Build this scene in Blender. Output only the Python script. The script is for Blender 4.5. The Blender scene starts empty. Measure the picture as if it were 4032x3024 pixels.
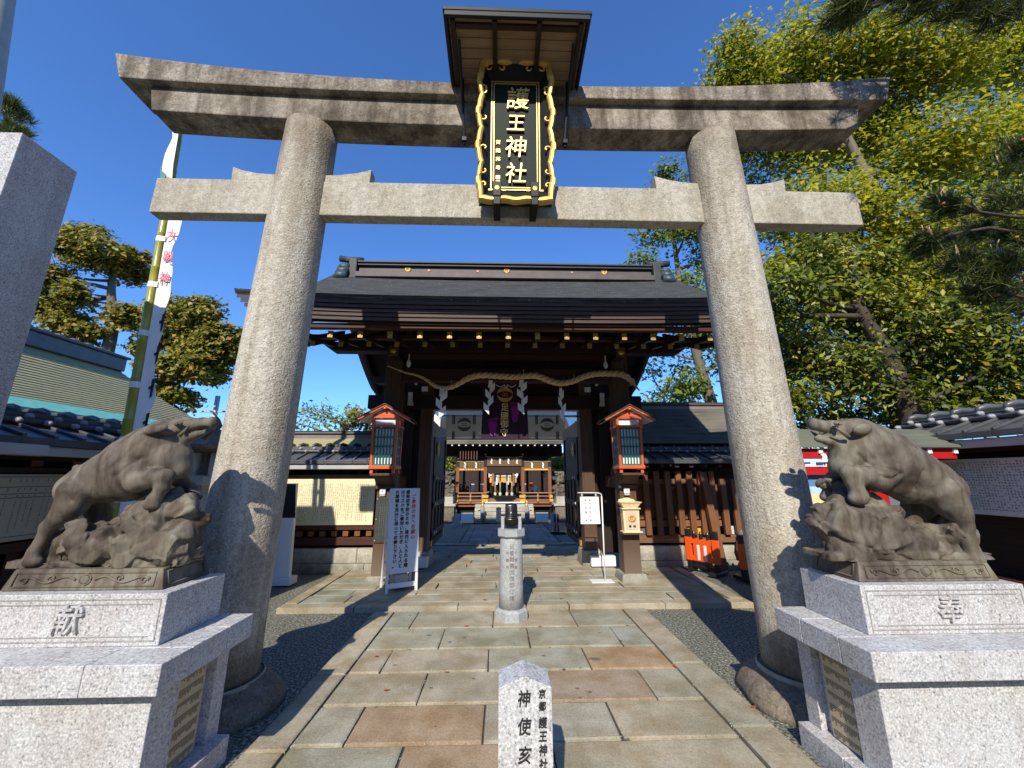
import bpy, bmesh, math, random
import numpy as np
from mathutils import Vector, Matrix, Euler, noise as mnoise
R = math.radians
C = bpy.context.scene.collection
SC = bpy.context.scene
# ---------------------------------------------------------------- camera
cam_d = bpy.data.cameras.new("camera"); cam = bpy.data.objects.new("camera", cam_d); C.objects.link(cam)
cam_d.sensor_width = 36; cam_d.lens = 36*388/1024; cam_d.clip_start = .05; cam_d.clip_end = 2000
cam.location = (-.13, 0, 1.55)
cam.rotation_euler = (Matrix.Rotation(-R(1.83), 4, 'Z') @ Matrix.Rotation(R(90+13.4), 4, 'X') @ Matrix.Rotation(R(-.12), 4, 'Z')).to_euler()
SC.camera = cam
# ---------------------------------------------------------------- sky, sun, exposure
SUN_AZ, SUN_EL = R(11), R(36)          # light travels towards +Y and a little +X
w = bpy.data.worlds.new("World"); SC.world = w; w.use_nodes = True
nt = w.node_tree; bg = nt.nodes['Background']
sky = nt.nodes.new('ShaderNodeTexSky'); sky.sky_type = 'NISHITA'; sky.sun_disc = False
sky.sun_elevation = SUN_EL; sky.sun_rotation = math.pi + SUN_AZ
sky.air_density = 1.0; sky.dust_density = .35; sky.ozone_density = 4.0; sky.altitude = 300
tint = nt.nodes.new('ShaderNodeMix'); tint.data_type = 'RGBA'; tint.blend_type = 'MULTIPLY'; tint.inputs[0].default_value = 1
tint.inputs[7].default_value = (.78, 1.19, 1.72, 1); nt.links.new(sky.outputs[0], tint.inputs[6])    # a deep clear April blue
nt.links.new(tint.outputs[2], bg.inputs[0]); bg.inputs[1].default_value = .125
sd = bpy.data.lights.new("sun", 'SUN'); sun = bpy.data.objects.new("sun", sd); C.objects.link(sun)
sd.energy = 5.0; sd.angle = R(.5); sd.color = (1, .92, .78)
sun.rotation_euler = Vector((math.sin(SUN_AZ)*math.cos(SUN_EL), math.cos(SUN_AZ)*math.cos(SUN_EL), -math.sin(SUN_EL))).to_track_quat('-Z', 'Y').to_euler()
SC.view_settings.view_transform = 'Standard'; SC.view_settings.look = 'None'
SC.view_settings.exposure = 0.2; SC.view_settings.gamma = 1.0
# ---------------------------------------------------------------- object helpers
def wloc(o):
    v = Vector((0, 0, 0))
    while o is not None: v = v + o.location; o = o.parent
    return v
def tag(o, label=None, cat=None, group=None, kind=None):
    if label: o['label'] = label
    if cat: o['category'] = cat
    if group: o['group'] = group
    if kind: o['kind'] = kind
    return o
def thing(name, label, cat, loc=(0, 0, 0), rz=0, group=None):
    o = bpy.data.objects.new(name, None); C.objects.link(o)
    o.location = loc; o.rotation_euler = (0, 0, rz); o.empty_display_size = .1
    return tag(o, label, cat, group)
def copy_tree(o, parent=None):
    c = o.copy(); C.objects.link(c)
    if parent is not None: c.parent = parent
    for ch in list(o.children): copy_tree(ch, c)
    return c
class MB:
    """collects shapes in one bmesh; build() links them as one mesh object (coordinates local to the parent when local=True, else world)"""
    def __init__(s): s.b = bmesh.new()
    def box(s, x0, x1, y0, y1, z0, z1, M=None):
        vs = [s.b.verts.new(p) for p in ((x0,y0,z0),(x1,y0,z0),(x1,y1,z0),(x0,y1,z0),(x0,y0,z1),(x1,y0,z1),(x1,y1,z1),(x0,y1,z1))]
        for f in ((3,2,1,0),(4,5,6,7),(0,1,5,4),(1,2,6,5),(2,3,7,6),(3,0,4,7)): s.b.faces.new([vs[i] for i in f])
        if M is not None: bmesh.ops.transform(s.b, matrix=M, verts=vs)
        return s
    def cbox(s, c, d, rot=None):
        M = Matrix.Translation(c)
        if rot is not None: M = M @ Euler(rot).to_matrix().to_4x4()
        return s.box(-d[0]/2, d[0]/2, -d[1]/2, d[1]/2, -d[2]/2, d[2]/2, M)
    def frustum(s, x0,x1,y0,y1,z0, X0,X1,Y0,Y1,z1):
        vs = [s.b.verts.new(p) for p in ((x0,y0,z0),(x1,y0,z0),(x1,y1,z0),(x0,y1,z0),(X0,Y0,z1),(X1,Y0,z1),(X1,Y1,z1),(X0,Y1,z1))]
        for f in ((3,2,1,0),(4,5,6,7),(0,1,5,4),(1,2,6,5),(2,3,7,6),(3,0,4,7)): s.b.faces.new([vs[i] for i in f])
        return s
    def prism(s, pts, d, n=None):
        """polygon pts (3-D) extruded by vector d"""
        d = Vector(d); a = [s.b.verts.new(p) for p in pts]; c = [s.b.verts.new(Vector(p)+d) for p in pts]
        k = len(pts)
        f0 = s.b.faces.new(a); f1 = s.b.faces.new(c[::-1])
        for i in range(k): s.b.faces.new((a[i], c[i], c[(i+1) % k], a[(i+1) % k]))
        return s
    def poly(s, pts): s.b.faces.new([s.b.verts.new(p) for p in pts]); return s
    def tube(s, pts, rad, n=10, cap=True):
        pts = [Vector(p) for p in pts]; rad = rad if hasattr(rad, '__len__') else [rad]*len(pts)
        rings = []; prev = None
        for i, p in enumerate(pts):
            t = (pts[min(i+1, len(pts)-1)] - pts[max(i-1, 0)]).normalized()
            u = prev if prev is not None else (Vector((1,0,0)) if abs(t.x) < .9 else Vector((0,1,0)))
            u = (u - t*u.dot(t)).normalized(); prev = u; v = t.cross(u)
            rings.append([s.b.verts.new(p + (u*math.cos(2*math.pi*k/n) + v*math.sin(2*math.pi*k/n))*rad[i]) for k in range(n)])
        for a, c in zip(rings, rings[1:]):
            for k in range(n): s.b.faces.new((a[k], a[(k+1) % n], c[(k+1) % n], c[k]))
        if cap: s.b.faces.new(rings[0][::-1]); s.b.faces.new(rings[-1])
        return s
    def lathe(s, prof, c=(0,0,0), n=24, cap=True, sx=1, sy=1):
        rings = [[s.b.verts.new((c[0]+r*sx*math.cos(2*math.pi*k/n), c[1]+r*sy*math.sin(2*math.pi*k/n), c[2]+z)) for k in range(n)] for r, z in prof]
        for a, b2 in zip(rings, rings[1:]):
            for k in range(n): s.b.faces.new((a[k], a[(k+1) % n], b2[(k+1) % n], b2[k]))
        if cap: s.b.faces.new(rings[0][::-1]); s.b.faces.new(rings[-1])
        return s
    def ball(s, c, r, sub=2, sc=(1,1,1), rot=None):
        M = Matrix.Translation(c)
        if rot is not None: M = M @ Euler(rot).to_matrix().to_4x4()
        bmesh.ops.create_icosphere(s.b, subdivisions=sub, radius=r, matrix=M @ Matrix.Diagonal((*sc, 1)))
        return s
    def chain(s, pts, rad, step=.55, sub=2):
        """overlapping balls along a polyline (for voxel remeshing)"""
        for i in range(len(pts)-1):
            a, b = Vector(pts[i]), Vector(pts[i+1]); L = (b-a).length
            k = max(1, int(L/(step*min(rad[i], rad[i+1]))))
            for j in range(k+1):
                t = j/k; s.ball(a.lerp(b, t), rad[i]*(1-t)+rad[i+1]*t, sub)
        return s
    def build_each(s, name, mat, parent=None, local=False, **k):
        """every separate piece becomes an object of its own"""
        s.b.verts.ensure_lookup_table(); seen = set(); out = []
        for v in s.b.verts:
            if v in seen: continue
            st = [v]; isl = {v}
            while st:
                u = st.pop()
                for e in u.link_edges:
                    w2 = e.other_vert(u)
                    if w2 not in isl: isl.add(w2); st.append(w2)
            seen |= isl; m = MB(); mp = {u: m.b.verts.new(u.co) for u in s.b.verts if u in isl}
            for f in s.b.faces:
                if f.verts[0] in isl: m.b.faces.new([mp[u] for u in f.verts])
            out.append(m.build(name, mat, parent, local, **k))
        s.b.free(); return out
    def build(s, name, mat, parent=None, local=False, bevel=0, smooth=False, seg=2):
        bmesh.ops.recalc_face_normals(s.b, faces=s.b.faces)
        me = bpy.data.meshes.new(name)
        if parent is not None and not local:
            bmesh.ops.translate(s.b, vec=-wloc(parent), verts=s.b.verts)
        s.b.to_mesh(me); s.b.free()
        return link(name, me, mat, parent, bevel, smooth, seg)
def link(name, me, mat, parent=None, bevel=0, smooth=False, seg=2):
    o = bpy.data.objects.new(name, me); C.objects.link(o)
    if mat is not None: me.materials.append(mat)
    if parent is not None: o.parent = parent
    if smooth:
        for p in me.polygons: p.use_smooth = True
    if bevel:
        m = o.modifiers.new('bevel', 'BEVEL'); m.width = bevel; m.segments = seg; m.limit_method = 'ANGLE'; m.angle_limit = R(40)
        m.harden_normals = False
    return o
class SDF:
    """smooth union of tapered limbs, ellipsoids and blocks, turned into one continuous surface"""
    def __init__(s, k=.015): s.p = []; s.k = k
    def chain(s, pts, rad):
        for i in range(len(pts)-1): s.p.append(('c', np.array(pts[i], float), np.array(pts[i+1], float), rad[i], rad[i+1]))
    def ell(s, c, r, rot=(0,0,0)): s.p.append(('e', np.array(c, float), np.array(r, float), np.array(Euler(rot).to_matrix())))
    def block(s, c, h, rot=(0,0,0), rd=.01): s.p.append(('b', np.array(c, float), np.array(h, float), np.array(Euler(rot).to_matrix()), rd))
    def mesh(s, vox, disp=None, k=None):
        k = s.k if k is None else k
        lo = np.full(3, 1e9); hi = -lo
        for q in s.p:
            if q[0] == 'c': r = max(q[3], q[4]); lo = np.minimum(lo, np.minimum(q[1], q[2])-r); hi = np.maximum(hi, np.maximum(q[1], q[2])+r)
            else: r = np.linalg.norm(q[2]) if q[0] == 'b' else q[2].max(); lo = np.minimum(lo, q[1]-r); hi = np.maximum(hi, q[1]+r)
        lo -= vox*3; hi += vox*3; N = np.ceil((hi-lo)/vox).astype(int)+1
        ax = [lo[i]+vox*np.arange(N[i]) for i in range(3)]
        G = np.stack(np.meshgrid(*ax, indexing='ij'), -1).astype(np.float32); F = np.full(N, 1e3, np.float32)
        lo32 = lo.astype(np.float32)
        for q in s.p:
            if q[0] == 'c': r = max(q[3], q[4]); a0 = np.minimum(q[1], q[2])-r; a1 = np.maximum(q[1], q[2])+r
            else: r = np.linalg.norm(q[2]) if q[0] == 'b' else q[2].max(); a0 = q[1]-r; a1 = q[1]+r
            i0 = np.maximum(((a0-lo)/vox-4-k/vox).astype(int), 0); i1 = np.minimum(((a1-lo)/vox+5+k/vox).astype(int), N)
            sl = tuple(slice(u, w2) for u, w2 in zip(i0, i1)); g = G[sl]; f = F[sl]
            if q[0] == 'c':
                ab = (q[2]-q[1]).astype(np.float32); L2 = float(ab@ab) or 1e-9; pa = g-q[1].astype(np.float32); t = np.clip((pa@ab)/L2, 0, 1)
                d = np.linalg.norm(pa-t[..., None]*ab, axis=-1)-(q[3]+(q[4]-q[3])*t)
            elif q[0] == 'e':
                v = ((g-q[1].astype(np.float32))@q[3].astype(np.float32))/q[2].astype(np.float32); n1 = np.linalg.norm(v, axis=-1); n2 = np.linalg.norm(v/q[2].astype(np.float32), axis=-1)+1e-6; d = n1*(n1-1)/n2
            else:
                v = np.abs((g-q[1].astype(np.float32))@q[3].astype(np.float32))-q[2].astype(np.float32)+q[4]; d = np.linalg.norm(np.maximum(v, 0), axis=-1)+np.minimum(v.max(-1), 0)-q[4]
            h = np.maximum(k-np.abs(f-d), 0)/k; F[sl] = np.minimum(f, d)-h*h*k*.25
        # naive surface nets
        ins = F < 0; c = np.stack([ins[i:N[0]-1+i, j:N[1]-1+j, l:N[2]-1+l] for i in (0,1) for j in (0,1) for l in (0,1)], -1)
        act = c.any(-1) & ~c.all(-1); ids = np.full(act.shape, -1); ids[act] = np.arange(act.sum())
        I = np.argwhere(act); acc = np.zeros((len(I), 3)); cnt = np.zeros(len(I))
        cor = [(i, j, l) for i in (0,1) for j in (0,1) for l in (0,1)]
        for a in range(8):
            for b2 in range(a+1, 8):
                if sum(abs(x-y) for x, y in zip(cor[a], cor[b2])) != 1: continue
                A = I+np.array(cor[a]); B = I+np.array(cor[b2]); fa = F[tuple(A.T)]; fb = F[tuple(B.T)]; mk = (fa < 0) != (fb < 0)
                t = np.where(mk, fa/(fa-fb+1e-12), 0)[:, None]; acc += np.where(mk[:, None], A+(B-A)*t, 0); cnt += mk
        V = lo+vox*acc/cnt[:, None]; Q = []
        for d in range(3):
            u, w2 = (d+1) % 3, (d+2) % 3; sl0 = [slice(None)]*3; sl1 = [slice(None)]*3; sl0[d] = slice(0, -1); sl1[d] = slice(1, None)
            e = ins[tuple(sl0)] != ins[tuple(sl1)]; E = np.argwhere(e); E = E[(E[:, u] > 0) & (E[:, w2] > 0) & (E[:, u] < N[u]-1) & (E[:, w2] < N[w2]-1)]
            du = np.eye(3, dtype=int)[u]; dw = np.eye(3, dtype=int)[w2]
            q = np.stack([ids[tuple((E-du-dw).T)], ids[tuple((E-dw).T)], ids[tuple(E.T)], ids[tuple((E-du).T)]], -1)
            fl = ~ins[tuple(E.T)]; q[fl] = q[fl][:, ::-1]; Q.append(q)
        Q = np.concatenate(Q); Q = Q[(Q >= 0).all(1)]
        me = bpy.data.meshes.new('sculpt'); me.from_pydata(V.tolist(), [], Q.tolist()); me.update()
        if disp is not None:
            out = [disp(v.co.copy(), v.normal.copy()) for v in me.vertices]; me.vertices.foreach_set('co', np.array(out, np.float32).ravel()); me.update()
        return me
def text_mesh(s, size, ext=0.0, bev=0.0, line=1.0, res=3, shear=0.0, space=1.0):
    cu = bpy.data.curves.new('txt', 'FONT'); cu.body = s; cu.size = size; cu.align_x = 'CENTER'; cu.align_y = 'CENTER'
    cu.extrude = ext; cu.bevel_depth = bev; cu.bevel_resolution = 1; cu.resolution_u = res; cu.space_line = line; cu.shear = shear
    cu.space_character = space
    o = bpy.data.objects.new('txt', cu); C.objects.link(o)
    dg = bpy.context.evaluated_depsgraph_get(); dg.update()
    me = bpy.data.meshes.new_from_object(o.evaluated_get(dg), depsgraph=dg)
    bpy.data.objects.remove(o); bpy.data.curves.remove(cu)
    return me
def vtext(chars, size, pitch, ext=0.0, bev=0.0, embolden=0.0, sx=1.0, shear=0.0, res=3):
    """vertical writing: one mesh, first character's centre at the origin, in the XZ plane facing -Y"""
    bm = bmesh.new()
    for i, ch in enumerate(chars):
        if ch in ' \u3000': continue
        me = text_mesh(ch, size, ext, bev, res=res, shear=shear)
        if not me.vertices: continue
        me.transform(Matrix.Translation((0, 0, -i*pitch)) @ Matrix.Rotation(R(90), 4, 'X') @ Matrix.Diagonal((sx, 1, 1, 1)))
        bm.from_mesh(me); bpy.data.meshes.remove(me)
    out = bpy.data.meshes.new('lettering'); bm.to_mesh(out); bm.free()
    return out
def put_text(name, me, mat, loc, parent, M=None):
    """loc in world coordinates"""
    X = Matrix.Translation(Vector(loc) - (wloc(parent) if parent is not None else Vector((0,0,0))))
    if M is not None: X = X @ M
    me.transform(X)
    return link(name, me, mat, parent)
def scribble(mb, rnd, x, z, s, y, axis=None):
    """a tiny illegible character: a few brush strokes (flat slivers) in plane y"""
    k = rnd.randint(3, 5)
    for i in range(k):
        if rnd.random() < .55:
            zz = z + (rnd.random()-.5)*s*.85; hw = s*(.2+.28*rnd.random()); t = s*.07
            pts = [(x-hw, zz-t), (x+hw, zz-t+s*.05), (x+hw, zz+t+s*.05), (x-hw, zz+t)]
        else:
            xx = x + (rnd.random()-.5)*s*.7; hh = s*(.2+.26*rnd.random()); t = s*.06; k2 = (rnd.random()-.5)*s*.3
            pts = [(xx-t+k2, z-hh), (xx+t+k2, z-hh), (xx+t, z+hh), (xx-t, z+hh)]
        if axis is None: mb.poly([(px, y, pz) for px, pz in pts])
        else: mb.poly([axis(px, y, pz) for px, pz in pts])
# ---------------------------------------------------------------- materials
def mat(name):
    m = bpy.data.materials.new(name); m.use_nodes = True
    n = m.node_tree.nodes; L = m.node_tree.links; b = n['Principled BSDF']
    return m, n, L, b
def coords(n, L, scale=(1,1,1), kind='Object', loc=(0,0,0)):
    t = n.new('ShaderNodeTexCoord'); mp = n.new('ShaderNodeMapping'); mp.inputs['Scale'].default_value = scale; mp.inputs['Location'].default_value = loc
    L.new(t.outputs[kind], mp.inputs[0]); return mp.outputs[0]
def nz(n, L, vec, scale, detail=4, rough=.55, dist=0):
    t = n.new('ShaderNodeTexNoise'); t.inputs['Scale'].default_value = scale; t.inputs['Detail'].default_value = detail
    t.inputs['Roughness'].default_value = rough; t.inputs['Distortion'].default_value = dist
    L.new(vec, t.inputs['Vector']); return t.outputs['Fac']
def ramp(n, L, fac, stops, interp='LINEAR'):
    r = n.new('ShaderNodeValToRGB'); r.color_ramp.interpolation = interp; e = r.color_ramp.elements
    while len(e) > 1: e.remove(e[-1])
    e[0].position = stops[0][0]; e[0].color = (*col(stops[0][1]), 1)
    for p, c in stops[1:]:
        q = e.new(p); q.color = (*col(c), 1)
    L.new(fac, r.inputs[0]); return r.outputs[0]
def col(c): return (c, c, c) if not hasattr(c, '__len__') else c
def mix(n, L, fac, a, b, mode='MIX'):
    m = n.new('ShaderNodeMix'); m.data_type = 'RGBA'; m.blend_type = mode
    for k, v in ((0, fac), (6, a), (7, b)):
        if hasattr(v, 'links') or hasattr(v, 'node'): L.new(v, m.inputs[k])
        else: m.inputs[k].default_value = v if k == 0 else (*col(v), 1)
    return m.outputs[2]
def bump(n, L, h, strength, dist, b, prev=None):
    k = n.new('ShaderNodeBump'); k.inputs['Strength'].default_value = strength; k.inputs['Distance'].default_value = dist
    L.new(h, k.inputs['Height'])
    if prev is not None: L.new(prev, k.inputs['Normal'])
    L.new(k.outputs[0], b.inputs['Normal']); return k.outputs[0]
def plain(name, c, rough=.5, var=.15, scale=12, metal=0, bmp=0, spec=.5):
    m, n, L, b = mat(name); v = coords(n, L)
    f = nz(n, L, v, scale, 5)
    L.new(ramp(n, L, f, [(.25, [x*(1-var) for x in col(c)]), (.75, [min(1, x*(1+var)) for x in col(c)])]), b.inputs['Base Color'])
    b.inputs['Roughness'].default_value = rough; b.inputs['Metallic'].default_value = metal; b.inputs['Specular IOR Level'].default_value = spec
    if bmp: bump(n, L, nz(n, L, v, scale*6, 4), bmp, .004, b)
    return m
def granite(name, dark, mid, light, scale=95, rough=.75, stain=None, stain_amt=.5, streak=None, bmp=(.25, .002), hammer=None, tint=None, low=None, high=None, contrast=0):
    """speckled stone: grains of three tones; optional stains (large patches), rain streaks and a hammered surface"""
    m, n, L, b = mat(name); v = coords(n, L)
    f = nz(n, L, v, scale, 3, .7)
    c = ramp(n, L, f, [(.36, dark), (.44, mid), (.52, mid), (.62, light)] if contrast else [(.30, dark), (.43, mid), (.55, mid), (.68, light)])
    f2 = nz(n, L, v, scale*.33, 2, .6)
    c = mix(n, L, ramp(n, L, f2, [(.4, 0), (.62, .35)]), c, light)
    if tint: c = mix(n, L, ramp(n, L, nz(n, L, v, 1.7, 3), [(.45, 0), (.7, .6)]), c, tint, 'MULTIPLY')
    if stain:
        s = nz(n, L, v, 2.2, 6, .65)
        c = mix(n, L, ramp(n, L, s, [(.42, 0), (.62, stain_amt)]), c, stain, 'MULTIPLY')
    if streak:
        sv = coords(n, L, streak[2]); s = nz(n, L, sv, 1.6, 7, .65, .4)
        c = mix(n, L, ramp(n, L, s, [(.44, 0), (.6, streak[1])]), c, streak[0], 'MULTIPLY')
    if low:   # damp, mossy dirt that creeps up from the ground: low = (height of its upper edge in object space, colour)
        t = n.new('ShaderNodeTexCoord'); sp = n.new('ShaderNodeSeparateXYZ'); L.new(t.outputs['Object'], sp.inputs[0])
        a = n.new('ShaderNodeMath'); a.operation = 'MULTIPLY_ADD'; L.new(nz(n, L, v, 6, 4), a.inputs[0]); a.inputs[1].default_value = .5; L.new(sp.outputs['Z'], a.inputs[2])
        mr = n.new('ShaderNodeMapRange'); L.new(a.outputs[0], mr.inputs[0]); mr.inputs[1].default_value = low[0]+.25; mr.inputs[2].default_value = low[0]+.6; mr.inputs[3].default_value = .8; mr.inputs[4].default_value = 0
        c = mix(n, L, mr.outputs[0], c, low[1], 'MULTIPLY')
    if high:  # lichen and soot that settle on the upper part
        t = n.new('ShaderNodeTexCoord'); sp = n.new('ShaderNodeSeparateXYZ'); L.new(t.outputs['Object'], sp.inputs[0])
        a = n.new('ShaderNodeMath'); a.operation = 'MULTIPLY_ADD'; L.new(nz(n, L, coords(n, L, (3,3,.6)), 2.5, 5), a.inputs[0]); a.inputs[1].default_value = 1.6; L.new(sp.outputs['Z'], a.inputs[2])
        mr = n.new('ShaderNodeMapRange'); L.new(a.outputs[0], mr.inputs[0]); mr.inputs[1].default_value = high[0]+.2; mr.inputs[2].default_value = high[0]+1.5; mr.inputs[3].default_value = 0; mr.inputs[4].default_value = .9
        c = mix(n, L, mr.outputs[0], c, high[1], 'MULTIPLY')
    L.new(c, b.inputs['Base Color']); b.inputs['Roughness'].default_value = rough; b.inputs['Specular IOR Level'].default_value = .3
    p = bump(n, L, f, bmp[0], bmp[1], b)
    if hammer:
        h = nz(n, L, v, hammer[0], 2, .5, .6); bump(n, L, h, hammer[1], hammer[2], b, p)
    return m
def wood(name, dark, light, axis='Z', rough=.6, grain=1.0, worn=None, spec=.3):
    m, n, L, b = mat(name); s = {'X': (1.2, 22, 22), 'Y': (22, 1.2, 22), 'Z': (22, 22, 1.2)}[axis]
    v = coords(n, L, s); f = nz(n, L, v, 1.6*grain, 6, .65, .8)
    c = ramp(n, L, f, [(.28, dark), (.5, [(a+c2)/2 for a, c2 in zip(dark, light)]), (.72, light)])
    v0 = coords(n, L); g = nz(n, L, v0, 1.3, 4)
    c = mix(n, L, ramp(n, L, g, [(.4, 0), (.65, .45)]), c, [x*1.7 for x in dark], 'MIX')
    if worn:   # sun- and rain-bleached foot of a post: worn = (height, colour)
        t = n.new('ShaderNodeTexCoord'); sp = n.new('ShaderNodeSeparateXYZ'); L.new(t.outputs['Object'], sp.inputs[0])
        a = n.new('ShaderNodeMath'); a.operation = 'MULTIPLY_ADD'; L.new(f, a.inputs[0]); a.inputs[1].default_value = .7; L.new(sp.outputs['Z'], a.inputs[2])
        mr = n.new('ShaderNodeMapRange'); L.new(a.outputs[0], mr.inputs[0]); mr.inputs[1].default_value = .3; mr.inputs[2].default_value = worn[0]+.5; mr.inputs[3].default_value = .85; mr.inputs[4].default_value = 0
        c = mix(n, L, mr.outputs[0], c, worn[1])
    L.new(c, b.inputs['Base Color']); b.inputs['Roughness'].default_value = rough; b.inputs['Specular IOR Level'].default_value = spec
    bump(n, L, f, .35, .003, b); return m
def foliage(name, stops, trans=.35, rough=.45, spec=.4):
    """leaf colour picked per leaf; thin leaves let some light through"""
    m, n, L, b = mat(name); g = n.new('ShaderNodeNewGeometry')
    c = ramp(n, L, g.outputs['Random Per Island'], stops)
    L.new(c, b.inputs['Base Color']); b.inputs['Roughness'].default_value = rough; b.inputs['Specular IOR Level'].default_value = spec
    t = n.new('ShaderNodeBsdfTranslucent'); L.new(c, t.inputs[0]); ms = n.new('ShaderNodeMixShader'); ms.inputs[0].default_value = trans
    L.new(b.outputs[0], ms.inputs[1]); L.new(t.outputs[0], ms.inputs[2]); L.new(ms.outputs[0], n['Material Output'].inputs[0])
    return m
M = {}
M['pillar'] = granite('hammered_granite', (.105,.094,.075), (.42,.39,.32), (.72,.68,.58), 70, .8, stain=(.74,.67,.58), stain_amt=.5, bmp=(.35,.004), hammer=(62, .75, .013), low=(.25,(.26,.25,.21)), streak=((.60,.54,.47), .6, (3.5,3.5,.3)), high=(4.3, (.50,.45,.39)))
M['lintel'] = granite('weathered_granite', (.070,.058,.045), (.265,.228,.178), (.52,.465,.38), 62, .85, stain=(.36,.32,.265), stain_amt=.8, streak=((.28,.25,.21), .75, (3.2,3.2,.5)), hammer=(50, .6, .010))
M['tie'] = granite('pale_granite', (.15,.14,.115), (.375,.35,.29), (.62,.585,.50), 68, .8, stain=(.75,.70,.58), stain_amt=.5, hammer=(34, .5, .012), streak=((.55,.50,.42), .35, (4,4,.5)))
M['granite'] = granite('polished_grey_granite', (.16,.163,.165), (.42,.425,.425), (.68,.685,.68), 88, .55, stain=(.84,.76,.73), stain_amt=.55, bmp=(.1,.001), contrast=1, streak=((.80,.75,.71), .45, (3.5,3.5,.45)))
M['granite_dark'] = granite('dark_grey_granite', (.10,.10,.10), (.27,.265,.26), (.46,.455,.445), 90, .6, bmp=(.1,.001))
M['granite_blue'] = granite('blue_grey_granite', (.12,.13,.135), (.30,.315,.32), (.52,.53,.53), 110, .65, bmp=(.12,.001))
M['statue'] = None
M['basestone'] = granite('worn_boulder', (.05,.043,.034), (.16,.135,.10), (.33,.28,.215), 60, .85, stain=(.5,.45,.4), stain_amt=.6, hammer=(22,.4,.02))
M['step'] = granite('plinth_stone', (.20,.19,.15), (.42,.40,.33), (.60,.575,.5), 60, .85, stain=(.6,.58,.5), stain_amt=.5, low=(-.02,(.3,.29,.25)))
M['gold'] = plain('gilt', (.66,.42,.10), .5, .15, 30, .45)
M['gold_paint'] = plain('gold_paint', (.78,.52,.17), .4, .12, 30, .55)
M['brass'] = plain('brass_plate', (.62,.45,.13), .45, .3, 40, .7)
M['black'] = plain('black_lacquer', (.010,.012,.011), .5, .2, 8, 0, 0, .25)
M['panel_green'] = plain('dark_green_lacquer', (.008,.016,.012), .6, .2, 6, 0, 0, .2)
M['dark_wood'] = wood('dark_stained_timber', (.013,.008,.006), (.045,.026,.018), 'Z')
M['dark_beam'] = wood('dark_stained_beam', (.014,.008,.006), (.05,.027,.018), 'X')
M['dark_depth'] = wood('dark_stained_rafter', (.014,.008,.006), (.048,.024,.016), 'Y')
M['red_beam'] = wood('red_brown_beam', (.035,.013,.008), (.085,.032,.02), 'X')
M['post'] = wood('weathered_post', (.045,.025,.016), (.15,.085,.052), 'Z', .7, 1, worn=(.45,(.20,.155,.12)))
M['lattice_wood'] = wood('cedar_slats', (.115,.045,.018), (.24,.105,.045), 'Z', .6)
M['lattice_beam'] = wood('cedar_beam', (.125,.06,.03), (.27,.145,.075), 'X', .6)
M['boards'] = wood('cedar_boards', (.16,.10,.055), (.34,.23,.135), 'X', .65)
M['pale_wood'] = wood('fresh_cypress', (.62,.47,.27), (.76,.62,.40), 'Z', .5)
M['eave'] = wood('layered_eave_boards', (.045,.030,.027), (.10,.068,.06), 'X', .6)
M['white'] = plain('white_paint', (.80,.80,.79), .45, .04, 5)
M['sign_white'] = plain('sign_board_white', (.60,.66,.70), .4, .04, 3)
M['paper'] = plain('white_paper', (.82,.82,.82), .6, .03, 8)
M['ink'] = plain('black_ink', (.015,.015,.018), .5, .1, 10)
M['red_ink'] = plain('red_ink', (.72,.05,.08), .5, .1, 10)
M['vermilion'] = plain('vermilion_paint', (.60,.105,.028), .42, .12, 6)
M['red'] = plain('red_paint', (.42,.012,.014), .35, .12, 6)
M['teal'] = plain('green_lattice_paint', (.015,.135,.11), .45, .15, 8)
M['cream'] = plain('cream_board', (.72,.66,.43), .5, .05, 2.5)
M['cream_dim'] = plain('beige_board', (.50,.44,.31), .5, .06, 2.5)
M['plate'] = plain('tan_metal_plate', (.50,.41,.26), .5, .1, 4, .0)
M['grey_metal'] = plain('grey_gutter', (.42,.43,.43), .4, .08, 4)
M['tile'] = plain('grey_roof_tile', (.085,.088,.095), .38, .3, 7, 0, .2)
M['tile_cap'] = plain('pale_tile_cap', (.30,.30,.31), .4, .25, 9)
# ================================================================ ground, paving
def speckle_ground(name):
    m, n, L, b = mat(name); v = coords(n, L)
    f = nz(n, L, v, 48, 3, .75); c = ramp(n, L, f, [(.38, (.035,.036,.028)), (.48, (.125,.128,.10)), (.56, (.23,.23,.185)), (.64, (.50,.48,.42))])
    c = mix(n, L, ramp(n, L, nz(n, L, v, 1.1, 5), [(.35, 0), (.7, .55)]), c, (.55,.58,.48), 'MULTIPLY')
    L.new(c, b.inputs['Base Color']); b.inputs['Roughness'].default_value = .9; bump(n, L, f, .6, .008, b); return m
M['asphalt'] = speckle_ground('exposed_aggregate')
def paving(name, stops, dark=.75):
    m, n, L, b = mat(name); v = coords(n, L); g = n.new('ShaderNodeNewGeometry')
    base = ramp(n, L, g.outputs['Random Per Island'], stops, 'CONSTANT')
    f = nz(n, L, v, 70, 4, .7); sp = ramp(n, L, f, [(.3, .68), (.5, .98), (.7, 1.22)])
    c = mix(n, L, 1.0, base, sp, 'MULTIPLY')
    f2 = nz(n, L, v, 3.2, 6, .65); c = mix(n, L, ramp(n, L, f2, [(.40, 0), (.62, .85)]), c, (.70,.62,.50), 'MULTIPLY')
    f3 = nz(n, L, v, 1.1, 5, .6); c = mix(n, L, ramp(n, L, f3, [(.44, 0), (.64, .8)]), c, (.68,.72,.70), 'MULTIPLY')
    L.new(c, b.inputs['Base Color']); b.inputs['Roughness'].default_value = .8; b.inputs['Specular IOR Level'].default_value = .25
    p = bump(n, L, f, .35, .004, b); bump(n, L, f2, .4, .012, b, p); return m
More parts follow.
